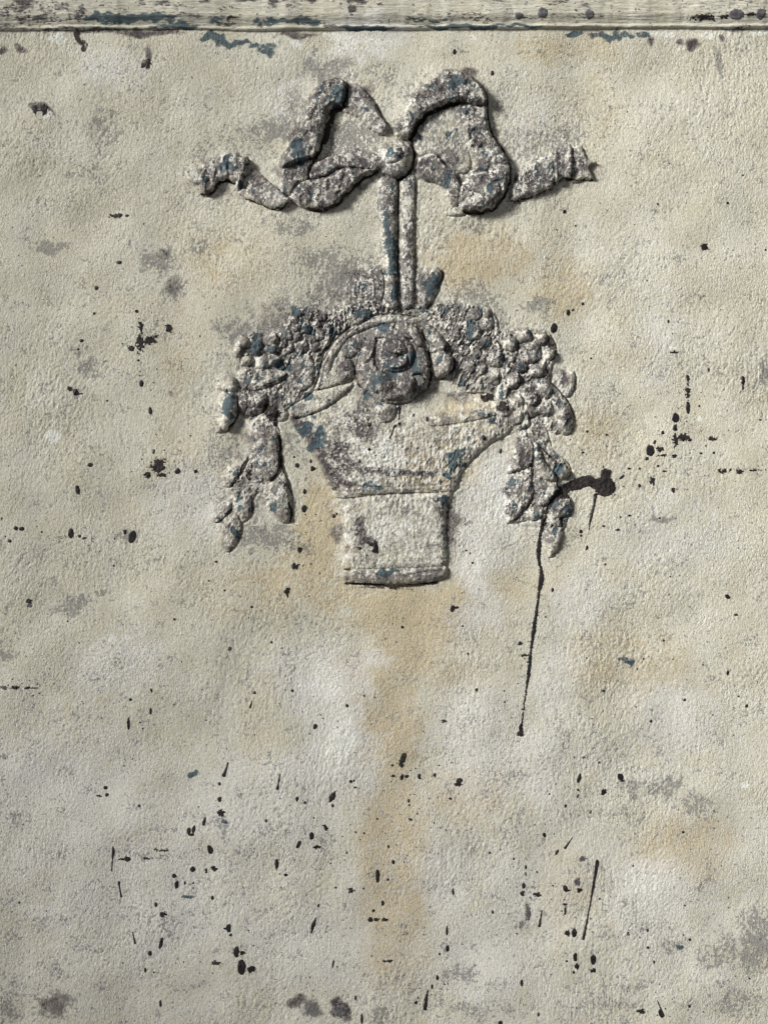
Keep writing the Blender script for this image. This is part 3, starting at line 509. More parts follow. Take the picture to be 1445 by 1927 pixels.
# ------------------------------------------------------------------ materials
def plaster_material(name, rail=False):
    m = bpy.data.materials.new(name); m.use_nodes = True
    nt = m.node_tree; N = nt.nodes; L = nt.links
    b = N['Principled BSDF']
    b.inputs['Roughness'].default_value = 0.62 if not rail else .5
    b.inputs['Specular IOR Level'].default_value = 0.28
    geo = N.new('ShaderNodeNewGeometry')
    def vmap(scale):
        v = N.new('ShaderNodeVectorMath'); v.operation = 'MULTIPLY'
        L.new(geo.outputs['Position'], v.inputs[0]); v.inputs[1].default_value = scale
        return v.outputs[0]
    U = 1 / S
    def noise(px, detail=4, rough=.6, stretch=(1, 1, 1), dist=0.0):
        n = N.new('ShaderNodeTexNoise'); n.noise_dimensions = '3D'
        n.inputs['Scale'].default_value = 1; n.inputs['Detail'].default_value = detail
        n.inputs['Roughness'].default_value = rough; n.inputs['Distortion'].default_value = dist
        L.new(vmap((U / px * stretch[0], U / px * .15 , U / px * stretch[2])), n.inputs['Vector'])
        return n.outputs['Fac']
    def math_(op, a, b_, clamp=False):
        n = N.new('ShaderNodeMath'); n.operation = op; n.use_clamp = clamp
        for i, v in enumerate((a, b_)):
            if isinstance(v, (int, float)): n.inputs[i].default_value = v
            else: L.new(v, n.inputs[i])
        return n.outputs[0]
    def smooth(x, a, b_):
        n = N.new('ShaderNodeMapRange'); n.interpolation_type = 'SMOOTHSTEP'
        L.new(x, n.inputs['Value']); n.inputs['From Min'].default_value = a; n.inputs['From Max'].default_value = b_
        return n.outputs[0]
    def mix(fac, a, b_):
        n = N.new('ShaderNodeMix'); n.data_type = 'RGBA'
        if isinstance(fac, (int, float)): n.inputs[0].default_value = fac
        else: L.new(fac, n.inputs[0])
        for i, v in ((6, a), (7, b_)):
            if isinstance(v, tuple): n.inputs[i].default_value = v + (1,)
            else: L.new(v, n.inputs[i])
        return n.outputs[2]
    A = N.new('ShaderNodeAttribute'); A.attribute_name = 'pigment_a'
    B = N.new('ShaderNodeAttribute'); B.attribute_name = 'pigment_b'
    K = N.new('ShaderNodeAttribute'); K.attribute_name = 'crest'
    sa_ = N.new('ShaderNodeSeparateColor'); L.new(A.outputs['Color'], sa_.inputs[0])
    sb_ = N.new('ShaderNodeSeparateColor'); L.new(B.outputs['Color'], sb_.inputs[0])
    ochre, cool, plum = sa_.outputs; teal = A.outputs['Alpha']
    flake, brown, grey = sb_.outputs; pale = B.outputs['Alpha']
    crest_ = K.outputs['Fac']
    st = (.5, 1, 1.2) if rail else (1, 1, .8)
    nA = noise(26, 6, .62, st, .4)
    nB = noise(11, 5, .66, st, .6)
    nC = noise(4.4, 3, .7, st, .3)
    nD = noise(90, 5, .55)
    nA2 = noise(31, 3, .6, st, .5); nB2 = noise(9, 4, .65, st, .6)
    def cover(m_, n_, k, w):
        # coverage: the layer's map pushed up and down by broken noise, then cut
        return smooth(math_('ADD', m_, math_('MULTIPLY', math_('SUBTRACT', n_, .5), k)), .5 - w, .5 + w)
    gb = math_('ADD', math_('MULTIPLY', nA, .34), math_('ADD', math_('MULTIPLY', nB, .36), math_('MULTIPLY', nC, .30)))
    gb2 = math_('SUBTRACT', gb, math_('MULTIPLY', math_('SUBTRACT', crest_, .5), .26))
    gb3 = math_('SUBTRACT', math_('ADD', math_('MULTIPLY', nA, .22), math_('ADD', math_('MULTIPLY', nB, .33), math_('MULTIPLY', nC, .45))), math_('MULTIPLY', math_('SUBTRACT', crest_, .5), .36))
    col = mix(smooth(nD, .38, .62), (.465, .436, .342), (.51, .487, .408))
    col = mix(math_('MULTIPLY', smooth(nA, .35, .68), .30), col, (.60, .575, .485))
    col = mix(math_('MULTIPLY', cover(ochre, gb3, 3.4, .26), .70), col, (.43, .345, .205))
    col = mix(math_('MULTIPLY', cover(cool, gb3, 3.6, .30), .50), col, (.585, .575, .565))
    # thin translucent washes: a grey smudge round the moulding, a grey-brown glaze over it
    col = mix(math_('MULTIPLY', smooth(math_('ADD', grey, math_('MULTIPLY', math_('SUBTRACT', gb, .5), 1.3)), .38, .95), .30), col, mix(smooth(nA, .4, .6), (.23, .225, .22), (.26, .245, .225)))
    if not rail:
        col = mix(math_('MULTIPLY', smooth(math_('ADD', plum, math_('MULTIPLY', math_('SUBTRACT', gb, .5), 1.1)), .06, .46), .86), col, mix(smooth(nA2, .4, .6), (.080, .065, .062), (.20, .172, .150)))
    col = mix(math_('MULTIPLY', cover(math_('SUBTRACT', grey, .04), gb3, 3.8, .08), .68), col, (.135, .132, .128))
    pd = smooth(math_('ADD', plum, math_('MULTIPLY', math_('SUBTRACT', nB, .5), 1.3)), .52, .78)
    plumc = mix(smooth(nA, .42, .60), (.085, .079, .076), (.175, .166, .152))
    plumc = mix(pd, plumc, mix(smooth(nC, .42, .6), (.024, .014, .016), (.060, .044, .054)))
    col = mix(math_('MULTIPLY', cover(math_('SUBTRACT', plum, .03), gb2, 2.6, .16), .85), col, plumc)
    fl = math_('ADD', math_('MULTIPLY', math_('SUBTRACT', crest_, .5), .5), math_('ADD', math_('MULTIPLY', nC, .60), math_('ADD', math_('MULTIPLY', nB2, .25), math_('MULTIPLY', nA2, .15))))
    flk = cover(flake, fl, 2.8, .09)
    col = mix(math_('MULTIPLY', flk, math_('SUBTRACT', .92, math_('MULTIPLY', smooth(plum, .66, .88), .62))), col, mix(smooth(nB, .4, .6), (.66, .63, .56), (.50, .485, .445)))
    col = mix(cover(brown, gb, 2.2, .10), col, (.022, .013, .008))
    tealc = mix(smooth(nB, .4, .62), (.016, .038, .052), (.050, .088, .102))
    col = mix(math_('MULTIPLY', cover(math_('ADD', teal, .06), gb2, 1.7, .09), .92), col, tealc)
    col = mix(math_('MULTIPLY', cover(pale, gb3, 3.4, .16), .72), col, (.70, .70, .66))
    col = mix(math_('MULTIPLY', cover(plum, math_('ADD', math_('MULTIPLY', nC, .7), math_('MULTIPLY', nA2, .3)), 1.5, .06), smooth(nC, .52, .6)), col, (.05, .043, .045))
    # paint grain: small lighter and darker grains of the brushed coat
    gr = noise(3.2, 2, .7, (.3, 1, 1.5) if rail else (1, 1, .75), .2)
    gv = N.new('ShaderNodeHueSaturation'); L.new(col, gv.inputs['Color'])
    mr = N.new('ShaderNodeMapRange'); L.new(gr, mr.inputs['Value']); mr.inputs['From Min'].default_value = .3; mr.inputs['From Max'].default_value = .7
    mr.inputs['To Min'].default_value = .80; mr.inputs['To Max'].default_value = 1.20
    L.new(mr.outputs[0], gv.inputs['Value']); col = gv.outputs[0]
    # rare dark pinholes
    pin = smooth(noise(6.5, 1, .3), .29, .25)
    col = mix(math_('MULTIPLY', pin, .75), col, (.05, .045, .045))
    L.new(col, b.inputs['Base Color'])
    # brushed tooth finer than the mesh: short bristle marks over a gritty coat
    b1 = noise(2.1, 2, .6, (.3, 1, 2) if rail else (1.15, 1, .7), .25)
    b2 = noise(4.6, 3, .6, (.2, 1, 2) if rail else (1.3, 1, .62), .6)
    amt = smooth(noise(120, 2, .5), .36, .62)
    hgt = math_('ADD', math_('MULTIPLY', b1, .8), math_('MULTIPLY', math_('MULTIPLY', b2, math_('ADD', .5, amt)), 1.1))
    bu = N.new('ShaderNodeBump'); bu.inputs['Strength'].default_value = .8
    bu.inputs['Distance'].default_value = 1.7 * S
    L.new(hgt, bu.inputs['Height']); L.new(bu.outputs[0], b.inputs['Normal'])
    return m

M_WALL = plaster_material('painted_plaster')
M_RAIL = plaster_material('painted_timber', True)

def ink_material(name, dark, light, rough):
    m = bpy.data.materials.new(name); m.use_nodes = True
    nt = m.node_tree; N = nt.nodes; L = nt.links; b = N['Principled BSDF']
    g = N.new('ShaderNodeNewGeometry'); n = N.new('ShaderNodeTexNoise')
    n.inputs['Scale'].default_value = 1 / (9 * S); n.inputs['Detail'].default_value = 5; n.inputs['Roughness'].default_value = .7
    L.new(g.outputs['Position'], n.inputs['Vector'])
    r = N.new('ShaderNodeValToRGB'); r.color_ramp.elements[0].position = .42; r.color_ramp.elements[1].position = .72
    r.color_ramp.elements[0].color = dark + (1,); r.color_ramp.elements[1].color = light + (1,)
    L.new(n.outputs['Fac'], r.inputs[0]); L.new(r.outputs[0], b.inputs['Base Color'])
    b.inputs['Roughness'].default_value = rough; b.inputs['Specular IOR Level'].default_value = .3
    return m
M_INK = ink_material('black_paint', (.008, .007, .008), (.034, .028, .027), .5)
M_BROWN = ink_material('brown_black_paint', (.009, .007, .007), (.050, .040, .036), .6)
M_GREY = ink_material('grey_paint', (.07, .065, .07), (.17, .165, .17), .6)

# ------------------------------------------------------------------ the wall
def axis(a, b, lo_ext, hi_ext):
    core = np.arange(a, b, GS)
    def tail(start, ext, sgn):
        out = []; st = GS; v = start
        while abs(v - start) < ext:
            st = min(st * 1.12, 14); v = v + sgn * st; out.append(v)
        return out
    return np.array(tail(core[0], lo_ext, -1)[::-1] + list(core) + tail(core[-1], hi_ext, 1))
wxs = axis(gxs[16], gxs[-17], 520, 520)
jr = int((20 - GY0) / GS)
wys = axis(gys[jr], gys[-16], 170, 420)
WX, WY = np.meshgrid(wxs, wys)
inside = (WX > GX0 + 2) & (WX < GX1 - 4) & (WY > GY0 + 2) & (WY < GY1 - 4)
WH = samp(wall_h, WX, WY)
wall = grid_mesh('wall', WX, WY, WH, None, M_WALL)
wall['kind'] = 'structure'
wall['label'] = 'rough cream plaster wall with ochre stains, grey smudges and black paint spatter'

# ------------------------------------------------------------------ the rail along the top
rail_y1 = 56.0
rxs = np.arange(-560, 2010, 2.4); rys = np.arange(-150, 62, 1.3)
RX, RY = np.meshgrid(rxs, rys)
edge = rail_y1 + 1.6 * perlin(RX / 130, RY * 0, 60) - 3.5 * sstep(0, 1, (RX - 300) / 1100) + .7 * perlin(RX / 14, RY * 0, 61)
dd = edge - RY                                   # distance above the lower edge
prof = (.8 + 1.8 * np.clip(.5 + 1.2 * fbm(RX / 60, RY * 0, 66, 3), 0, 1)) * sstep(-.6, 2.4, dd) + 1.0 * np.exp(-((dd - 3.2) / 1.8) ** 2) - .8 * np.exp(-((dd - 7.5) / 2.2) ** 2) + 7.5 * sstep(7, 26, dd)
prof = np.where(dd < 0, dd * 4, prof)
grain = .55 * perlin(RX / 70, RY / 2.6, 62) + .4 * perlin(RX / 24, RY / 3.4, 63) + .8 * np.minimum(0, perlin(RX / 40, RY / 9, 64) + .25) * 2
RHt = samp(blur(wall_h, 40), RX, np.maximum(RY, 40)) * .0 + 4.0 + big_wave(RX, 30 + RY * 0) + prof + grain * sstep(0, 6, dd)
RHt = np.where(RY < -140, RHt - 40 * (-140 - RY) / 10, RHt)
kc = (dd > -3)[:-1, :-1]
rail = grid_mesh('wooden_rail', RX, RY, RHt, kc, M_RAIL)
rail['label'] = 'flat timber rail with flaking cream and grey paint along the top of the wall'
rail['category'] = 'rail'
w = window(-1e4, 1e4, -1e4, 60)
comp_r = RHt

# ------------------------------------------------------------------ the relief
relief = bpy.data.objects.new('relief_ornament', None); C.objects.link(relief)
relief.location = ((745 - CX) * S, 0, (CY - 620) * S)
relief.empty_display_size = .02
relief['label'] = 'weathered plaster relief of a flower basket hung from a ribbon bow'
relief['category'] = 'relief'

HK = {'ribbon_tail': 1.15, 'hanging_ribbon': 1.1, 'leaf': .68, 'petal': 1.35, 'berry': .72, 'foliage': .6, 'flower': .8, 'flower_centre': .8, 'rose': .9, 'bud': .75, 'basket_handle': .7, 'rim': .7, 'bow_loop': 1.4, 'knot': .95, 'basket': .8}
RK = {'leaf': 1.25, 'bow_loop': .5, 'ribbon_tail': .55, 'hanging_ribbon': .6, 'petal': .5, 'berry': 1.4, 'basket': 1.4, 'foliage': 1.7, 'knot': .45, 'button': .4, 'rose': .5}
def part_height(p, X, Y, s):
    P = p['P']; c = P.mean(0)
    under = samp(p['under'], X, Y)
    tex = samp(TEXP, X, Y); bw = samp(base_h, X, Y)
    ext = 0.5 * np.hypot(*(P.max(0) - P.min(0)))
    s = s + 1.5 * samp(ragged, X, Y) * min(1, p['H'] / 7)
    t = ((X - c[0]) * .8 + (Y - c[1]) * .6) / max(8, ext)
    r = p['r'] or .5 * ext
    q = np.clip(s / r, 0, 1)
    dome = np.sqrt(np.maximum(0, 1 - (1 - q) ** 2))
    gy_, gx_ = np.gradient(s)
    gl = np.hypot(gx_, gy_) + 1e-6
    face = (gx_ * .82 + gy_ * .57) / gl              # +1 on the upper left flank, -1 on the lower right one
    fr = max(1, int(round(3.5 / (X[0, 1] - X[0, 0]))))
    face = box1(box1(face, fr, 0), fr, 1)
    gentle = q * q * (3 - 2 * q)
    fk = sstep(-.25, .75, face)
    dome = dome * (1 - fk) + gentle * fk
    Hh = .8 * p['H'] * HK.get(p['name'], 1) * np.clip(1 + p['tilt'] * t, .35, 1.6)
    z = Hh * dome
    if p['cup']: z = z - p['cup'] * sstep(.45, 1, q)
    if p['rim']: z = z - p['H'] * p['rim'] * sstep(.5, 1, q)
    if p['ripple']:
        a, lam, amp = p['ripple']
        z = z + amp * np.sin(2 * math.pi * ((X - c[0]) * math.cos(a) + (Y - c[1]) * math.sin(a)) / lam + 3 * samp(ragged, X * .5, Y * .5)) * dome
    z = z + (tex * .95 * p['rough'] * RK.get(p['name'], 1) + .45 * samp(ragged2, X, Y) * RK.get(p['name'], 1)) * sstep(0, 4, s)
    cutf = np.zeros((GH, GW), np.float32); cutf[p['g'][0]] = p['cut']
    z = z - samp(cutf, X, Y)
    z = np.where(s < 0, s * 3.0 + tex * 0, z)
    return under + z, s

ragged = fbm(GXX / 9, GYY / 9, 70, 2).astype(np.float32)
ragged2 = fbm(GXX / 7, GYY / 6, 73, 2).astype(np.float32)
PS = 1.2
objs = []
smooth_wall = blur(base_h.astype(np.float32), 3)
comp_s = smooth_wall.copy()                      # smoothed stack of what lies below
owner = np.full((GH, GW), -1, np.int32)
for i, p in enumerate(PARTS):
    p['under'] = None
    x0, x1, y0, y1 = p['box']
    wl = window(x0 - 14, x1 + 14, y0 - 14, y1 + 14)
    loc = comp_s[wl]
    bl = box1(box1(box1(box1(loc, 3, 0), 3, 1), 2, 0), 2, 1)
    F = comp_s.copy(); F[wl] = bl; p['under'] = F
    X, Y = np.meshgrid(np.arange(x0, x1, PS), np.arange(y0, y1, PS))
    s = poly_sdf(p['P'], X, Y)
    Z, s2 = part_height(p, X, Y, s)
    kc = (np.maximum.reduce([s2[:-1, :-1], s2[1:, :-1], s2[:-1, 1:], s2[1:, 1:]]) > -3.2)
    par = relief if p['parent'] is None else objs[p['parent']]
    o = grid_mesh(p['name'], X, Y, Z, kc, M_WALL, par)
    if p['label']: o['label'] = p['label']
    objs.append(o)
    w, sg = p['g']
    Zg, sg2 = part_height(p, GXX[w], GYY[w], sg)
    inn = sg2 > 0
    comp[w] = np.where(inn, np.maximum(comp[w], Zg), comp[w])
    nt_ = Zg - samp(TEXP, GXX[w], GYY[w]) * .75 * p['rough'] * sstep(0, 4, sg2)
    comp_s[w] = np.where(inn, np.maximum(comp_s[w], nt_), comp_s[w])
    owner[w] = np.where(inn, i, owner[w])
    p['under'] = None

# ------------------------------------------------------------------ paint drops, drips and splashes
def stroke_sdf(pts, X, Y):
    d = np.full(X.shape, -1e9)
    for (ax, ay, ra), (bx, by, rb) in zip(pts[:-1], pts[1:]):
        ex, ey = bx - ax, by - ay; Ls = ex * ex + ey * ey + 1e-9
        t = np.clip(((X - ax) * ex + (Y - ay) * ey) / Ls, 0, 1)
        d = np.maximum(d, ra + (rb - ra) * t - np.hypot(X - ax - t * ex, Y - ay - t * ey))
    return d

def lay_paint(name, x0, x1, y0, y1, fn, size, rag, mat, thick=.45, onrail=False):
    st = min(1.3, max(.45, size / 7))
    X, Y = np.meshgrid(np.arange(x0 - 3, x1 + 3, st), np.arange(y0 - 3, y1 + 3, st))
    s = fn(X, Y)
    lw = max(3.0, size * 1.1)
    s = s + size * .16 * perlin(X / lw, Y / lw, 80)
    if rag: s = s + rag * size * (.55 * perlin(X / 5.5, Y / 5, 82) + .45 * perlin(X / 2.6, Y / 2.6, 83)) * .9
    if onrail:
        u = (X - rxs[0]) / 2.4; v = (Y - rys[0]) / 1.3
        ii = np.clip(u.astype(int), 0, RX.shape[1] - 2); jj = np.clip(v.astype(int), 0, RX.shape[0] - 2)
        fu = u - ii; fv = v - jj
        H = (RHt[jj, ii] * (1 - fu) * (1 - fv) + RHt[jj, ii + 1] * fu * (1 - fv) + RHt[jj + 1, ii] * (1 - fu) * fv + RHt[jj + 1, ii + 1] * fu * fv)
    else:
        H = samp(comp, X, Y)
    Z = H + np.where(s > 0, .35 + thick * sstep(0, 2.2, s), .35 + s * 3)
    kc = (np.maximum.reduce([s[:-1, :-1], s[1:, :-1], s[:-1, 1:], s[1:, 1:]]) > -.5)
    if not kc.any(): return
    cxm, cym = (x0 + x1) / 2, (y0 + y1) / 2
    if onrail: par = rail
    else:
        w = owner[int((cym - GY0) / GS), int((cxm - GX0) / GS)]
        par = wall
        if w >= 0:
            par = relief
            q = w if PARTS[w]['parent'] is None else PARTS[w]['parent']
            if q == BASKET: par = objs[BASKET]
    return grid_mesh(name, X, Y, Z, kc, mat, par, tint=False)

def drop(x, y, rx, ry=None, rot=0, rag=0, mat=None, onrail=False):
    ry = ry or rx
    a = math.radians(rot); c, s_ = math.cos(a), math.sin(a)
    def fn(X, Y):
        u = (X - x) * c + (Y - y) * s_; v = -(X - x) * s_ + (Y - y) * c
        return (1 - np.sqrt((u / rx) ** 2 + (v / ry) ** 2)) * min(rx, ry)
    R = max(rx, ry) * (1.25 + .3 * (rag > 0))
    lay_paint('paint_drop' if not rag else 'paint_splash', x - R, x + R, y - R, y + R, fn, min(rx, ry) if not rag else max(min(rx, ry), .6 * max(rx, ry)), rag, mat or M_INK, onrail=onrail)

def drip(pts, rag=.4, mat=None, name='paint_drip'):
    a = np.array(pts)
    R = a[:, 2].max() + 2
    lay_paint(name, a[:, 0].min() - R, a[:, 0].max() + R, a[:, 1].min() - R, a[:, 1].max() + R, lambda X, Y: stroke_sdf(pts, X, Y), max(1.6, float(np.median(a[:, 2]))), rag, mat or M_INK)

# x y rx ry rot ; optional ragged flag r and paint b(rown) or g(rey)
DROPS = """225 494 5 3.5|182 542 4|258 586 4 3|265 614 4.5 12 0 r|264 645 8 17 0 r b|282 641 15 8 -20 r b|261 678 2.5|154 641 4 3|148 657 2.2|143 738 5 6.5 -10|132 732 4.5 5 0 r b|151 741 4 2 0 r b|266.5 721.5 4 6.5|283 773 3.8 6.5 -10|298 876 13 14 0 r b|305 894 8 5 0 r b|278 893 7 6 0 r b|335 887 5.8|369 887 3.4|290 850 2.4 5|171 875 5 4 0 b|147 922 4.5 9 -10 b|134 1004 5.5 9.5|249 1010 7.5 12 15|235 1001 3.2 5|42 995 5 4|31 994 4|19 1018 3.5|79 1001 2|202 754 2|150 1009 3|158 1013 5 2 0 r|214 1065 2|178 590 2.6|318 618 7 8 0 r b|248 656 6 6 0 r b
214 405 10 4.5 0 r b|239 405 4 2.5|225 404 5 4|280 122 5 9 0 r b|272 125 5 6 0 r b|67 205 5 9 0 r b|84 207 7 9 0 r b
855 97 3.6 5.5 10|926 138 3.6 4.6|1062 398 3.6|1083 424 2|1325 465 8 8 0 r|1325 463 5|1042 617 6.5 9.5 18|1069 588 4 6|1078 583 2.5|1096 571 2.6 3.2|1112 674 2|1104 812 2.6|1096 851.5 2.6 2|941 849 2.5 4.5 15|909 824 3.4 5 -10|803.5 789 2.5 5|918 781 2.4|860 662 3|1237 384 1.8 2.6|1368 382 2.6|1397 330 1.8|1010 300 1.6|1258 308 1.5
1270.5 786.6 6.8 9.5|1294 767 4 11.5|1294 736 4 13 0 r b|1294 712 3 8 0 r b|1269.5 805 4 7 0 r|1269.5 828.5 5.5 12 0 r b|1222.5 848 8.2 11|1231 832 2.6 4.2 20|1246 814 3.4|1216 863 3.4|1240 845 7 5 0 r b|1245 857 8 3 0 r|1267 858 5 3.4 0 r|1285 823 12 7 0 r b|1297 828 4 3|1397 716 3.6 9 0 r|1397 728 2 5|1332.6 696 2 4|1315 764 2|1169 898 6.5 2.4 -40|1368 1123 5.5 3.8 35|1383 1157 2.6 2|1141 818 3.2 2 30|1039 1110 2.5 4|1092.6 1000 3.6|1093 1008 2.4|1104 1031 2.4 4.6 15|1226 904 4.4 8 0 r b|1202 914 2.8 3.4|1249 887 4 1.8|1183 882 3 2|1202 882 2.4|1237 877 2.4|1360 886 13 3.8 0 r b|1390 887 7 5 0 r b|1420 885 12 1.6 0 r|1257 604.6 2 3.4|1266 663 7 2 0 r|1318 853 3 2|1342 852 2.6|1340 825 8 4 0 r b|1183 970 3 2|1166 973 2|1135 990 3 2|1162 997 4 2 0 r|1240 975 1.8|1265 922 3 5 0 r
55 1131 5 4.5 0 r|56 1138 6 4 0 r g|128 1169 2|329 1165 2.6|423 1111 2.1|474 1142 2.6|432 1221 3.4 4.4 20 g|246.5 1316 3|285.7 1298.6 2 4 -20|284 1338 2.4 6.5|242.5 1362 3 11|264 1359 1.8|269 1371 1.8|394 1093 1.8|479 1303.5 3|199 1482.6 3.6|201.6 1496 3.6|187 1498 4 2 0 r|413.5 1475 2.6 3.4|31 1293 6 3.4 0 r b|52 1294 5 2.6 0 r|65 1294.5 9 1.2|8 1293 6 3 0 r g
625 1500 6 10 20 r b|627 1497 4.5 6.5 20|626 1516 2.6 3.6|559 1503 2.6 5|574 1510 2.6 3|501 1543.6 3|414 1505 4 5 0 r b|416.6 1529 7 7 0 r b|385 1545 3.2 8.5 14|356 1563 4 6.5|365 1560 3.4 7.5 10|361 1570 6 2.6|396.4 1598 5.6 9 -20|240 1617 6 5|230 1617 6 2 0 r|276 1615.6 7 2.4 0 r b|305 1600 12 2.6 0 r b|363 1636 5 6|328 1648 4.2|332.5 1665 3.8 8 10|348 1662 2 3.2|364 1662 2|293.7 1703 3 4.4|307 1721 8 4.5 0 r|400 1689 3 4.4|430.5 1746 4.6 8.5|424 1747 3 2|434.4 1759 3 3|303.4 1774.6 3.6 11.5 12|283 1793.6 3.6 5|445 1791 5.5 10|456.5 1793 5 4.4 0 r|455 1820 8 14.5|473 1824 9 6 0 r|470 1824 6 4 0 r|406 1812 9 4 0 r b|274 1825 2 4.6|290 1829.6 2|302.6 1888 2.5 6.5|403 1634 5.5 5 0 r b|388 1639 2.4 5 0 r|521 1625 3.6 10|538 1645.5 4 2.6|562 1589 3.8 8.5 28|586.4 1573 4.4 7|596 1595 8 3.4 0 r|613 1558 3 7 -30 r|591 1539 1.8|599 1703.6 1.8 4 15|627 1812 1.8 7.5 8|660 1470 3.6 2.8|666 1469 2|668 1481.6 3 2|660 1675 4.4 5 0 r b|710.4 1649 3.8 12.5|709.6 1541 2|702.6 1714 3|697 1731 5 5|708 1731 5 3 0 r|669 1566 2|685 1568 2|669 1878 2 4.4|681 1917 2.6 10|640.6 1901 13 13 0 r g|262.7 1516 2.6|374 1518 1.5|632 1670 2.4 2|684 1672 1.8
759 1426 5.4 10 15 b|755 1436 5 8 0 r b|756 1463 3.4 5|738 1440 2.4|739 1460 3 3 0 r|764 1461 4 3 0 r|789 1462 3 6 0 r|818 1459 2.6 4|826 1441 1.6|864.5 1469 6.5 5 0 b|862 1476 7 4 0 r b|847 1503 3.2 2.2 30|768.7 1507 2.4 3.6|770 1515 2|785 1531 1.8|772 1542 4 2.6 0 r b|978 1381 6 4.4 0 r|1089 1465 3.6 9 15|1167.5 1463 5.4 7 -20|1171 1470 4 2.4|1135 1491 4.6 7 15 r|1087 1489 1.8 9 0 r|1064 1516.5 2.2 3.4|1033 1494 1.7|1111 1529 1.6 3.6 20|1024 1571.7 3.2 4.4 -15|1047.6 1604 2.8 5.5 30|1284.5 1566 2.6|1127 1435 2.2|1080 1425 1.6|1042 1570 1.4|1096 1616 6 4.6 0 r g|1063.7 1672.5 4.4 6.5 -20|1069 1676 3 3 0 r|1091 1676 6 4 0 r b|1086 1660 5 7 0 r g|985 1667.5 3.2 5.6|984 1682.5 4.6 5 0 r b|1011 1684.5 7 4.4 0 r b|993 1721 4 13 0 r g|1080 1756 5 8.5|1067 1757 5 5 0 r|1082 1801.5 4 8|1116 1806.5 5.4 9.5|1115 1827 5 4 0 r|1085 1819 5 5 0 r|1066 1809 2.4|1079 1830 2.4 3|852.5 1679.5 2.2 6|841 1753 2.2 9|842 1786 3.4 6|827 1796 2 2.6|823 1840.6 2.6 5|813 1857.6 2 4.2|836 1853 1.6|783 1888 3 3 0 r|1207 1903 7.5 4 0 r|1243 1907 4.6 9 -25|941 1925 4.4|1296 1893 2.6|1218 1751 2.2 3.2|1218 1783 2.6|1297 1768 2.6|1203 1764 1.6|740 1623 3 4|730 1656 2 2.6|731 1594 2 3|921 1605 2.2|927 1717 2.2 3.4|1128 1692.6 2|1012.5 1909 2 4|1409 1841 1.7|1287 1703 1.7|1191 1630 1.9|1040 1667 1.7|720 1700 3 5|724 1731 6 3.6 0 r b|728 1808 9 2.4 0 r b|1230 1811 2 3.4 0 r|981 1850 3 5 0 r b|989 1632 2 4|989 1645 1.4 4|1062 1710 1.8 12 0 r b|1181 1755 2 6 0 r g
593 1367 3.9 5.4 15|653 1328 2.8 3.6 -20|685 1309 2.2|705 1312 1.5|608 1352 1.5|583 1381 1.6|550 1300 2.7|757 1180 2.8|835 1357 5 3 0 r b|851 1145 4.6 6.5 15|859 1143 4 2.4|870 1178 2|555.5 1066 6.5 6 0 r|541 1112 6 6.5 0 r|541 1119 2 6|564 1034 5 5 0 r|572.6 957 5.5 7|573.5 925 3.4 5|559 876 4.4 4.6 0 r|585 868 2.4 4|588.6 882 4.4 4.6 0 r|554 860 2.2|407 1057 2.8 2.2|519 796 4.4 7|505 778 9 6 0 r|520 779 8 8 0 r b|469 893 5 11 0 r b|511 1209 2.4
695 846 3.2|707 1028 4.6 12 -12|705 1036 5 4|698 1024 8 4 30 r b|695.6 799.6 4.4|751 770 5.6 5.6 0 r|803.6 789 2.5 5|778 781 1.7 3.6 20|910 825 2.6 4.6 -20|941.5 849.5 2.6 4.4 15|677 869 1.9 4|628 971 4|634 967 2.4|630 920 6 3 -20 r b|877 1036 2|884 1041 1.7|889 1059 2.2|676 1031 4 3.4 0 r b|752 798 2.6 3.6
978 1210 4.4 3.4 0 r|985 1233 8 2 0 r|1135 1300 2.6|1248 1205 2.2|1287 1317 2.8|1224 1357 2.8|1368 1266 2.8 4.6|1403 1328 2.6 3.6 30|897 1298 3 3 0 r b|948 1300 1.8|1388 1310 2|1113 1352 1.6|1196 1330 1.6|949 1321 1.8|1172 1240 10 3 0 r g|1103 1238 1.7|1340 1345 1.5|1385 1157 2.4|1260 1085 1.6|1440 470 2|1180 210 1.5|75 330 1.6|37 1698 2.4|150 1210 1.5|1430 790 3 1.6
945 764 11 9 0 r b|920 746 9 5 0 r b|908 652 4 7 0 r b|1002 1172 1.8|1138 1062 2|1210 1240 2 |880 1230 2"""
for ln in DROPS.replace('\n', '|').split('|'):
    t = ln.split()
    if len(t) < 3: continue
    num = [float(v) for v in t if v not in 'rbg']
    fl_ = [v for v in t if v in 'rbg']
    x, y, rx = num[:3]; ry = num[3] if len(num) > 3 else rx; rot = num[4] if len(num) > 4 else 0
    mat = M_BROWN if 'b' in fl_ else M_GREY if 'g' in fl_ else M_INK
    drop(x, y, rx, ry, rot, .95 if 'r' in fl_ else 0, mat)
for (x, y, rx, ry, rg, m_) in [(975, 33.5, 8, 6, .3, M_GREY), (1018.7, 29, 9.5, 9, .12, M_GREY), (1107, 30.5, 9, 9, .2, M_GREY), (1320, 36, 22, 5, .6, M_BROWN), (1381, 31, 14, 10, .35, M_GREY), (1360, 34, 12, 3, .5, M_BROWN), (1428, 30, 10, 9.5, .35, M_GREY), (1408, 31, 12, 3, .5, M_BROWN)]:
    drop(x, y, rx, ry, 0, rg, m_, onrail=True)
drip([(429, 1436, 1.6), (427, 1444, 1.7), (421.5, 1459, 3.6)])
drip([(527.4, 1457, 1), (525, 1470, 1.7), (524.5, 1473, 1), (522.4, 1483, 3)])
drip([(474, 1319, .8), (471, 1331, 2.3)])
drip([(594, 1727, 1), (590, 1740, 3.8), (586, 1755, 1.5)])
drip([(213.5, 1592, .8), (214, 1601, 3), (212, 1618, 1.2), (210, 1640, .8)])
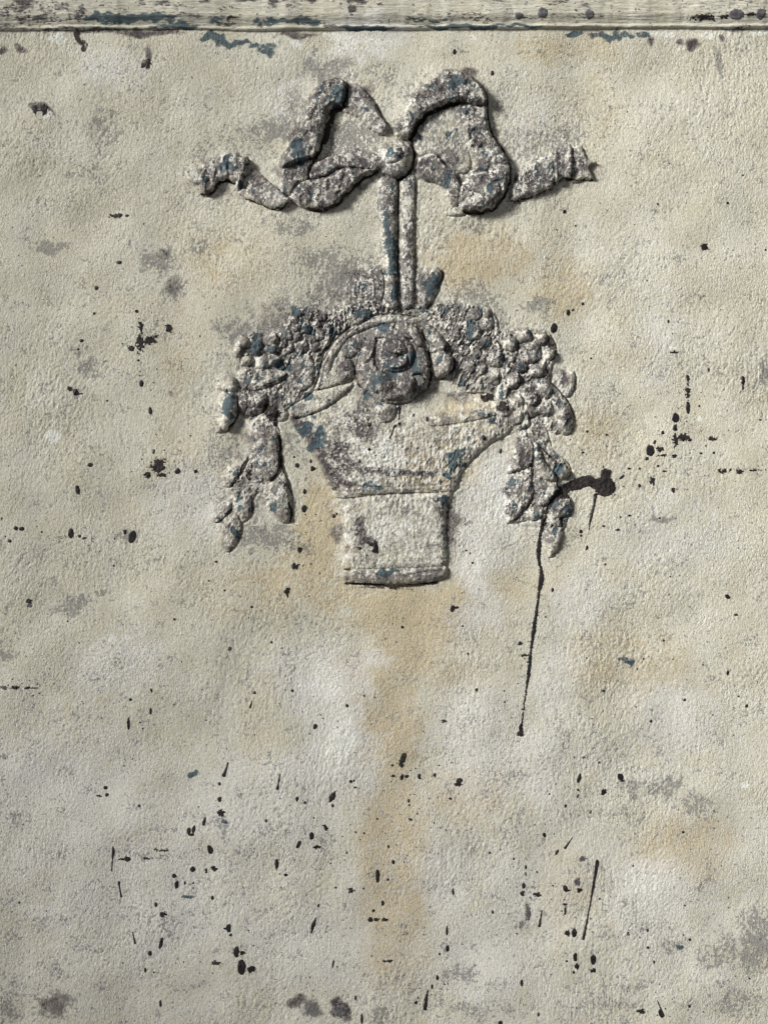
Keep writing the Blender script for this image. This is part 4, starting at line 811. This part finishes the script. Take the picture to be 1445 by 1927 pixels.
drip([(224, 1661, 2.4), (225, 1672, 1.2), (228, 1688, 2)])
drip([(250, 1754, .8), (255, 1774, 2)])
drip([(1076.7, 1577, .8), (1063, 1596, 2.2)])
drip([(1019.5, 1715, 1), (1017, 1732, 1.8), (1015, 1744, 2.8)])
drip([(805, 1864, .8), (802, 1880, 3), (800, 1899, 3.8)])
drip([(1236, 1883, .8), (1243, 1900, 1.6), (1246, 1910, 3.4)])
drip([(751, 776, 1.5), (751, 790, 1)]); drip([(743, 801, 2), (739, 811, 1.4), (733, 825, 1.3)])
drip([(1123.4, 1620, 2.4), (1123.4, 1624, 4), (1119, 1650, 2.4), (1114, 1680, 2.2), (1111, 1701, 1.3), (1104, 1736, 1.6), (1099, 1757, 2.6), (1097.5, 1768, 2)], rag=.3)
drip([(1120, 931, 3.4), (1117, 950, 2.2), (1112, 968, 3.2), (1109, 985, 1.6), (1108, 997, .8)], rag=.3)
drip([(1022, 975, 5), (1020, 990, 4), (1015, 1010, 2.6), (1014, 1028, 4.6), (1013, 1042, 4.2), (1014, 1056, 2.8), (1018, 1074, 3), (1019, 1086, 4.6), (1017, 1098, 5.2), (1014, 1112, 2.6), (1011, 1135, 2.4), (1007, 1160, 3.2), (1004, 1185, 4), (1001, 1200, 3), (998, 1225, 2), (996, 1250, 3.6), (993, 1275, 3.2), (990, 1295, 1.7), (986, 1325, 1.3), (982, 1355, 1.3), (980, 1368, 3.4), (980, 1378, 4.6), (979, 1384, 2)], rag=.75)
SPL = spline(conv(7, [(800, 700), (860, 652), (930, 637), (990, 592), (1050, 562), (1110, 552), (1160, 582), (1195, 560), (1200, 512), (1245, 490), (1300, 515), (1292, 570), (1330, 620), (1335, 680), (1290, 730), (1210, 742), (1160, 712), (1140, 680), (1100, 657), (1040, 670), (990, 690), (930, 697), (905, 720), (920, 760), (850, 762), (790, 792), (742, 850), (715, 920), (700, 960), (672, 955), (690, 900), (720, 860), (760, 780)]))
lay_paint('paint_splash', SPL[:, 0].min() - 3, SPL[:, 0].max() + 3, SPL[:, 1].min() - 3, SPL[:, 1].max() + 3, lambda X, Y: poly_sdf(SPL, X, Y), 7, .45, M_BROWN, thick=.5)
drip([(1054, 917, 4), (1070, 911, 5), (1084, 905, 5), (1095, 900, 4), (1107, 898, 3)], rag=.6, name='paint_splash')
drip([(1046, 925, 4), (1036, 945, 4), (1026, 965, 3.6)], rag=.5, name='paint_splash')
# ---- fine spray round the larger splashes: far too small to pick apart, one joined part
def spray(centres, count, seed):
    rg = np.random.RandomState(seed)
    bm_v = []; bm_f = []
    for k in range(count):
        cx, cy, sx, sy = centres[rg.randint(len(centres))]
        x = cx + rg.randn() * sx; y = cy + rg.randn() * sy
        if not (GX0 + 20 < x < GX1 - 20 and 70 < y < GY1 - 20): continue
        r = .55 + 1.1 * rg.rand() ** 3; el = rg.uniform(.6, 1.7)
        n = 7; base = len(bm_v)
        h0 = float(samp(comp, np.array([x]), np.array([y]))[0])
        bm_v.append(to_world(x, y, h0 + 1.0))
        for i in range(n):
            a = 2 * math.pi * i / n; q = r * rg.uniform(.7, 1.2)
            bm_v.append(to_world(x + q * math.cos(a), y + q * el * math.sin(a), h0 + .35))
        for i in range(n): bm_f.append((base, base + 1 + i, base + 1 + (i + 1) % n))
    me = bpy.data.meshes.new('paint_spray'); me.from_pydata([tuple(v) for v in bm_v], [], bm_f); me.materials.append(M_INK); me.update()
    o = bpy.data.objects.new('paint_spray', me); C.objects.link(o); o.parent = wall
    o.location = -np.array(wall.location); o['kind'] = 'stuff'
spray([(1140, 910, 30, 30), (1250, 850, 60, 50), (1295, 760, 20, 60), (290, 880, 40, 40), (265, 640, 40, 50), (150, 1005, 80, 20), (380, 1580, 90, 70), (440, 1800, 60, 30), (600, 1560, 60, 60), (1000, 1700, 40, 60), (1090, 1780, 50, 60), (1090, 1480, 60, 60), (770, 1460, 50, 40), (1000, 1200, 30, 120), (560, 1000, 40, 90), (700, 1650, 60, 90), (800, 1880, 60, 40), (1220, 1890, 60, 30), (720, 1300, 400, 400), (900, 480, 350, 250), (250, 1300, 200, 150), (1280, 1250, 120, 120), (60, 1290, 60, 10)], 900, 5)
